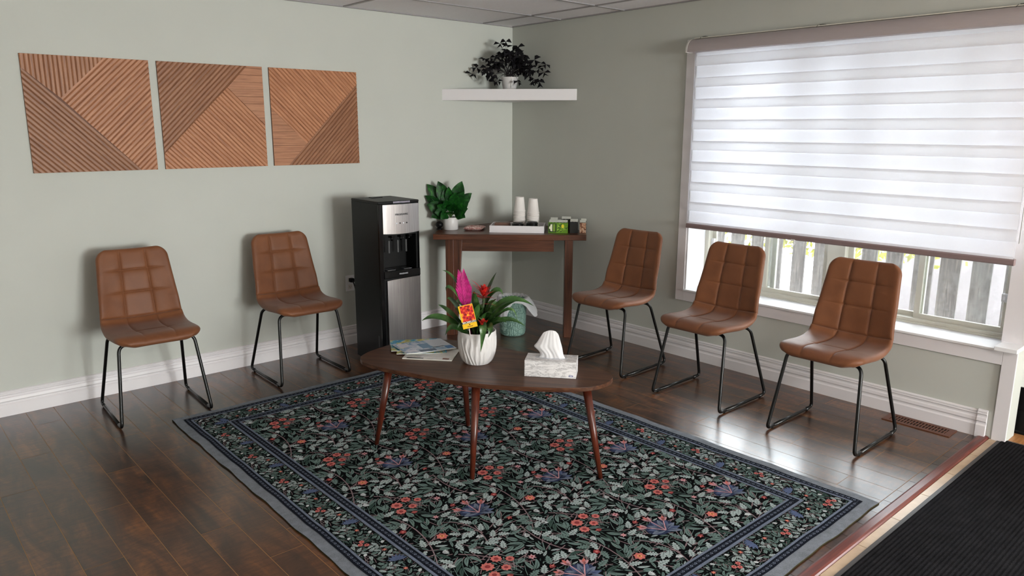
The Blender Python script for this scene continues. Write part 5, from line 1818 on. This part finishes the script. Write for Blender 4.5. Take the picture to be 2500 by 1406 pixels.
        def spray(x, y, kind, steps, size):
            an = flow(x, y) + rnd.uniform(-0.7, 0.7)
            cv = rnd.uniform(-0.28, 0.28)
            pts = [(x, y)]
            for k in range(steps):
                st = size * 0.48
                x2, y2 = x + math.cos(an) * st, y + math.sin(an) * st
                sz = size * (1 - 0.04 * k)
                got = False
                for sg in (-1, 1):
                    a2 = an + sg * rnd.uniform(0.55, 0.9)
                    if kind == 0: it = leaf(x, y, a2, sz * 1.05, sz * 0.135, I['sage'] if rnd.random() < 0.8 else I['deep_green'], -sg * 0.7)
                    elif kind == 1: it = jag(x, y, a2, sz * 1.05, sz * 0.30, I['pale_sage'] if rnd.random() < 0.78 else I['sage'])
                    else: it = leaf(x, y, a2, sz * 0.7, sz * 0.14, I['deep_green'] if rnd.random() < 0.5 else I['sage'], -sg * 0.5, None)
                    got = put(it) or got
                out.extend(stem([(x, y), (x2, y2)], 0.0013 * scale * (1.5 if kind == 1 else 0.9), I['stem_pink'] if kind == 1 else I['sage']))
                for c in cells([(x - 0.001, y - 0.001), (x2, y2), (x2 + 0.002, y2 + 0.002), (x + 0.001, y + 0.001)]):
                    if c is not None: occ[c[1]][c[0]] = 1
                x, y = x2, y2
                if not wrapx and not (0 < x < cw): break
                an += cv + rnd.uniform(-0.1, 0.1)
                if not got and k > 0: break
            put(leaf(x, y, an, size * 0.8, size * 0.2, I['sage'], 0.2))
        A = cw * ch
        for k in range(int(A / (scale ** 2) * 420)):
            spray(rnd.uniform(0, cw), rnd.uniform(0, ch), 1, 4, 0.058 * scale)
            spray(rnd.uniform(0, cw), rnd.uniform(0, ch), 0, 6, 0.066 * scale)
        for k in range(int(A / (scale ** 2) * 3600)):
            x, y = rnd.uniform(0, cw), rnd.uniform(0, ch)
            a = flow(x, y) + rnd.uniform(-0.9, 0.9)
            L = rnd.uniform(0.028, 0.055) * scale
            put(leaf(x, y, a, L, L * 0.125, I['sage'] if rnd.random() < 0.55 else I['pale_sage'], rnd.uniform(-0.7, 0.7)), 0.08)
        for k in range(int(A / (scale ** 2) * 4500)):
            x, y = rnd.uniform(0, cw), rnd.uniform(0, ch)
            a = flow(x, y) + rnd.uniform(-1.2, 1.2)
            L = rnd.uniform(0.014, 0.026) * scale
            put(leaf(x, y, a, L, L * 0.14, I['deep_green'] if rnd.random() < 0.6 else I['sage'], 0.3, None), 0.08)
        return out

    fw, fl_ = RW - 2 * D[6], RL - 2 * D[6]
    cw, ch = fw / 3, fl_ / 4
    feats = []
    # cluster of coral flowers on one stalk
    cx, cy = 0.13, 0.14
    for (dx, dy, r) in ((0, 0, 0.027), (0.058, -0.020, 0.023), (-0.014, 0.056, 0.023), (0.050, 0.048, 0.020), (0.098, 0.014, 0.018)):
        feats.append(stem([(cx + dx, cy + dy), (cx + 0.06 + dx * 0.3, cy + 0.10)], 0.001, I['sage']) + flower(cx + dx, cy + dy, r, dx * 9))
    # blue fan of leaves with pale buds
    cx, cy = 0.36, 0.42
    fan = []
    for k in range(9):
        a = -2.7 + k * 0.40
        fan += [(p, c, l + 0) for p, c, l in leaf(cx, cy, a, 0.085 - 0.004 * abs(k - 4), 0.0135, I['blue'] if k % 2 else I['line_blue'], 0.4 * (k - 4) / 4, 'deep_blue')]
    fan.insert(0, ([(cx + 0.07 * math.cos(t), cy - 0.030 + 0.050 * math.sin(t)) for t in [i * PI / 8 for i in range(16)]], I['deep_blue'], 2.5))
    feats.append(fan)
    for a, L in ((-2.2, 0.075), (-1.5, 0.085), (-0.8, 0.072)):
        x2, y2 = cx + math.cos(a) * L, cy + math.sin(a) * L
        feats.append([(p, c, 4.5) for p, c, l in stem([(cx, cy), (x2, y2)], 0.0024, I['blush'])] + tulip(x2, y2, a, 0.045))
    # yellow-hearted red flower, pale stars, white blossom sprigs, small buds
    feats.append(flower(0.13, 0.47, 0.024, 0.2, 'coral', 'yellow', 7, 'dark_red'))
    feats.append(flower(0.03, 0.34, 0.015, 0.5, 'dark_red', 'coral', 5))
    feats.append(star(0.30, 0.20, 0.019, 'blush', 'dark_red'))
    feats.append(star(0.20, 0.33, 0.016, 'blush', 'coral', 0.3))
    for (x, y) in ((0.40, 0.08), (0.06, 0.57), (0.25, 0.56), (0.02, 0.05), (0.45, 0.28), (0.24, 0.06), (0.08, 0.26)):
        f = []
        for k in range(5):
            a = 0.9 * k + x * 30
            f += [(p, c, l + 1) for p, c, l in leaf(x, y, a * 0.35 - 1.2, 0.026, 0.0042, I['white'], 0.3, None)]
        feats.append(f)
    for (x, y) in ((0.30, 0.30), (0.17, 0.24), (0.44, 0.53)):
        feats.append(tulip(x, y, x * 20, 0.03, 'dark_red', 'coral'))
    # winding pale pink branches
    for (p0_, p1_, p2_) in (((0.0, 0.62), (0.12, 0.40), (0.06, 0.22)), ((0.24, 0.62), (0.30, 0.50), (0.22, 0.40)), ((0.48, 0.30), (0.38, 0.22), (0.42, 0.0)), ((0.10, 0.0), (0.22, 0.12), (0.20, 0.20))):
        pts = [((1 - t) ** 2 * p0_[0] + 2 * t * (1 - t) * p1_[0] + t * t * p2_[0], (1 - t) ** 2 * p0_[1] + 2 * t * (1 - t) * p1_[1] + t * t * p2_[1]) for t in [i / 8 for i in range(9)]]
        feats.append(stem(pts, 0.0026, I['stem_pink']))
    cell = fill(cw, ch, 1.0, 11, True, feats)
    lim0, lim1 = D[5] + 0.002, D[5] + 0.002
    for i in range(-1, 4):
        for j in range(-1, 5):
            ox, oy = D[6] + i * cw, D[6] + j * ch
            for pts, c, l in cell:
                q_ = [(p[0] + ox, p[1] + oy) for p in pts]
                mx = sum(p[0] for p in q_) / len(q_); my = sum(p[1] for p in q_) / len(q_)
                if not (D[6] - 0.004 < mx < RW - D[6] + 0.004 and D[6] - 0.004 < my < RL - D[6] + 0.004): continue
                q_ = [(min(max(x, lim0), RW - lim0), min(max(y, lim1), RL - lim1)) for x, y in q_]
                poly(q_, c, l)
    # border, 0.14 m wide
    bw = D[3] - D[2]
    bl = 0.355
    bf = []
    for (x, y) in ((0.045, 0.05), (0.064, 0.066), (0.060, 0.034)):
        bf.append(flower(x, y, 0.011, x * 50, 'coral', 'dark_red', 7))
    for (x, y) in ((0.10, 0.14), (0.09, 0.30)):
        bf.append(star(x, y, 0.011, 'coral', 'yellow'))
    f = []
    for k in range(7):
        f += leaf(0.10, 0.235, -2.6 + 0.42 * k, 0.042, 0.0062, I['blue'], 0.2, None)
    bf.append(f)
    for (x, y) in ((0.02, 0.12), (0.12, 0.08), (0.03, 0.33), (0.12, 0.34)):
        g = []
        for k in range(4):
            g += [(p, c, l + 1) for p, c, l in leaf(x, y, k * 0.5, 0.014, 0.0035, I['white'], 0.3, None)]
        bf.append(g)
    bcell = fill(bw, bl, 0.55, 21, False, bf)
    def border(side):
        length = RL if side in 'LR' else RW
        n_ = int(math.ceil(length / bl)) + 1
        for k in range(n_):
            for pts, c, l in bcell:
                q_ = []
                for u, v in pts:
                    u = min(max(u, 0), bw)
                    d, al = D[2] + u, k * bl + v
                    if side == 'L': s, t = d, al
                    elif side == 'R': s, t = RW - d, al
                    elif side == 'T': s, t = al, d
                    else: s, t = al, RL - d
                    q_.append((s, t))
                mx = sum(p[0] for p in q_) / len(q_); my = sum(p[1] for p in q_) / len(q_)
                if side in 'LR':
                    if not (D[2] < my < RL - D[2]): continue
                    # mitred corners
                    dd = mx if side == 'L' else RW - mx
                    if min(my, RL - my) < dd: continue
                    q_ = [(x, min(max(y, D[2]), RL - D[2])) for x, y in q_]
                else:
                    if not (D[2] < mx < RW - D[2]): continue
                    dd = my if side == 'T' else RL - my
                    if min(mx, RW - mx) < dd: continue
                    q_ = [(min(max(x, D[2]), RW - D[2]), y) for x, y in q_]
                poly(q_, c, l)
    for sd in 'LRTB': border(sd)
    # guard stripes with their small ring chain
    rect_ring(D[0], D[1], I['navy'], 9); rect_ring(D[1], D[2], I['line_blue'], 9)
    rect_ring(D[3], D[4], I['line_blue'], 9); rect_ring(D[4], D[5], I['navy'], 9); rect_ring(D[5], D[6], I['line_blue'], 9)
    def chain(d):
        def ornament(s, t, along):
            r = 0.0062
            o_ = [(s + math.cos(k * PI / 4) * r, t + math.sin(k * PI / 4) * r) for k in range(8)]
            poly(o_, I['line_blue'], 10)
            poly([(s + math.cos(k * PI / 3) * r * 0.5, t + math.sin(k * PI / 3) * r * 0.5) for k in range(6)], I['navy'], 11)
            e = 0.013
            for sg in (-1, 1):
                if along: pts = [(s - 0.006, t + e - 0.0012), (s + 0.006, t + e + 0.0024), (s + 0.006, t + e + 0.0045), (s - 0.006, t + e + 0.001)]
                else: pts = [(s + e - 0.0012, t - 0.006), (s + e + 0.0024, t + 0.006), (s + e + 0.0045, t + 0.006), (s + e + 0.001, t - 0.006)]
            poly(pts, I['line_blue'], 10)
        step = 0.026
        k = d
        while k < RL - d:
            ornament(d, k, True); ornament(RW - d, k, True); k += step
        k = d + step
        while k < RW - d - step:
            ornament(k, d, False); ornament(k, RL - d, False); k += step
    chain((D[0] + D[1]) / 2); chain((D[4] + D[5]) / 2)
    o = part('area_rug', mb, mats)
    tag(o, 'large dark floral patterned rug with grey-blue border under the coffee table', 'rug')
build_rug()

# ------------------------------------------------------------------ entrance mat, floor vent, dark rack
def build_mat():
    m = N('charcoal_ribbed_carpet'); c = m.coords()
    f = m.noise(c, 160, 4, 0.75); g = m.noise(c, 14, 4, 0.6)
    m.set(col=m.ramp(m.math('ADD', m.math('MULTIPLY', f, 0.7), m.math('MULTIPLY', g, 0.3)), [(0.35, sp((14, 14, 16))), (0.6, sp((36, 35, 38))), (0.75, sp((70, 67, 70)))]), rough=1.0, spec=0.05,
          normal=m.bump(f, 0.8, 0.004))
    B = Vector((-1.9, -4.5, 0.0005))
    T = thing('entrance_mat', B, 0, 'charcoal ribbed entrance mat on the tiles at the right', 'door mat')
    x0, x1, y0, y1 = -4.0, 0.03, -5.1, -3.862
    mb = MB()
    b = 0.018
    for (xa, ya, xb, yb) in ((x0, y1 - b, x1, y1), (x0, y0, x1, y0 + b), (x1 - b, y0 + b, x1, y1 - b), (x0, y0 + b, x0 + b, y1 - b)):
        mb.box(xa, ya, 0, xb, yb, 0.0035)
    part('rubber_edge', mb.move(-B.x, -B.y, 0), plain('grey_rubber', (72, 70, 70), 0.6), T)
    # ribs run along the long side
    mb = MB()
    n = 150
    vs, fs = [], []
    ya, yb = y0 + b, y1 - b
    for i in range(n + 1):
        y = ya + (yb - ya) * i / n
        z = 0.0055 + (0.0020 if i % 2 else 0.0)
        vs += [(x0 + b, y, z), (x1 - b, y, z)]
    for i in range(n): fs.append((2 * i, 2 * i + 1, 2 * i + 3, 2 * i + 2))
    mb.add(vs, fs)
    part('pile', mb.move(-B.x, -B.y, 0), m.mat, T)

def build_vent():
    B = Vector((-0.085, -3.50, 0.0003))
    T = thing('floor_vent', B, 0, 'brown slotted floor vent by the baseboard near the white post', 'floor vent')
    mt = plain('bronze_brown_metal', (96, 54, 34), 0.42)
    x0, x1, y0, y1 = -0.065, 0.062, -0.175, 0.175
    mb = MB()
    mb.box(x0, y0, 0, x1, y0 + 0.03, 0.004); mb.box(x0, y1 - 0.03, 0, x1, y1, 0.004)
    mb.box(x0, y0 + 0.03, 0, x0 + 0.026, y1 - 0.03, 0.004); mb.box(x1 - 0.026, y0 + 0.03, 0, x1, y1 - 0.03, 0.004)
    mb.box(-0.005, y0 + 0.03, 0.0005, 0.003, y1 - 0.03, 0.0035)
    part('frame', mb, mt, T)
    mb = MB()
    n = 18
    for i in range(n):
        y = y0 + 0.03 + (y1 - y0 - 0.06) * (i + 0.5) / n
        mb.box(x0 + 0.026, y - 0.0035, 0.0003, x1 - 0.026, y + 0.0035, 0.0034)
    part('louvres', mb, mt, T)
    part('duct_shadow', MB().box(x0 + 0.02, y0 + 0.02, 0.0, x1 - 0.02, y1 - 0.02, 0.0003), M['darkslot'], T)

def build_rack():
    T = thing('boot_rack', (0.36, -3.95, 0.001), 0, 'black rack at the right edge behind the white post', 'rack')
    mb = MB()
    for z in (0.0, 0.13):
        mb.box(-0.18, -0.10, z, 0.30, 0.10, z + 0.012)
    part('shelf', mb, M['matteblack'], T)
    for x in (-0.175, 0.29):
        for y in (-0.09, 0.085):
            part('leg', MB().box(x, y, 0.0, x + 0.015, y + 0.015, 0.27), M['matteblack'], T)
    part('side_panel', MB().box(-0.178, -0.095, 0.02, -0.168, 0.095, 0.26), M['black'], T)
build_mat(); build_vent(); build_rack()
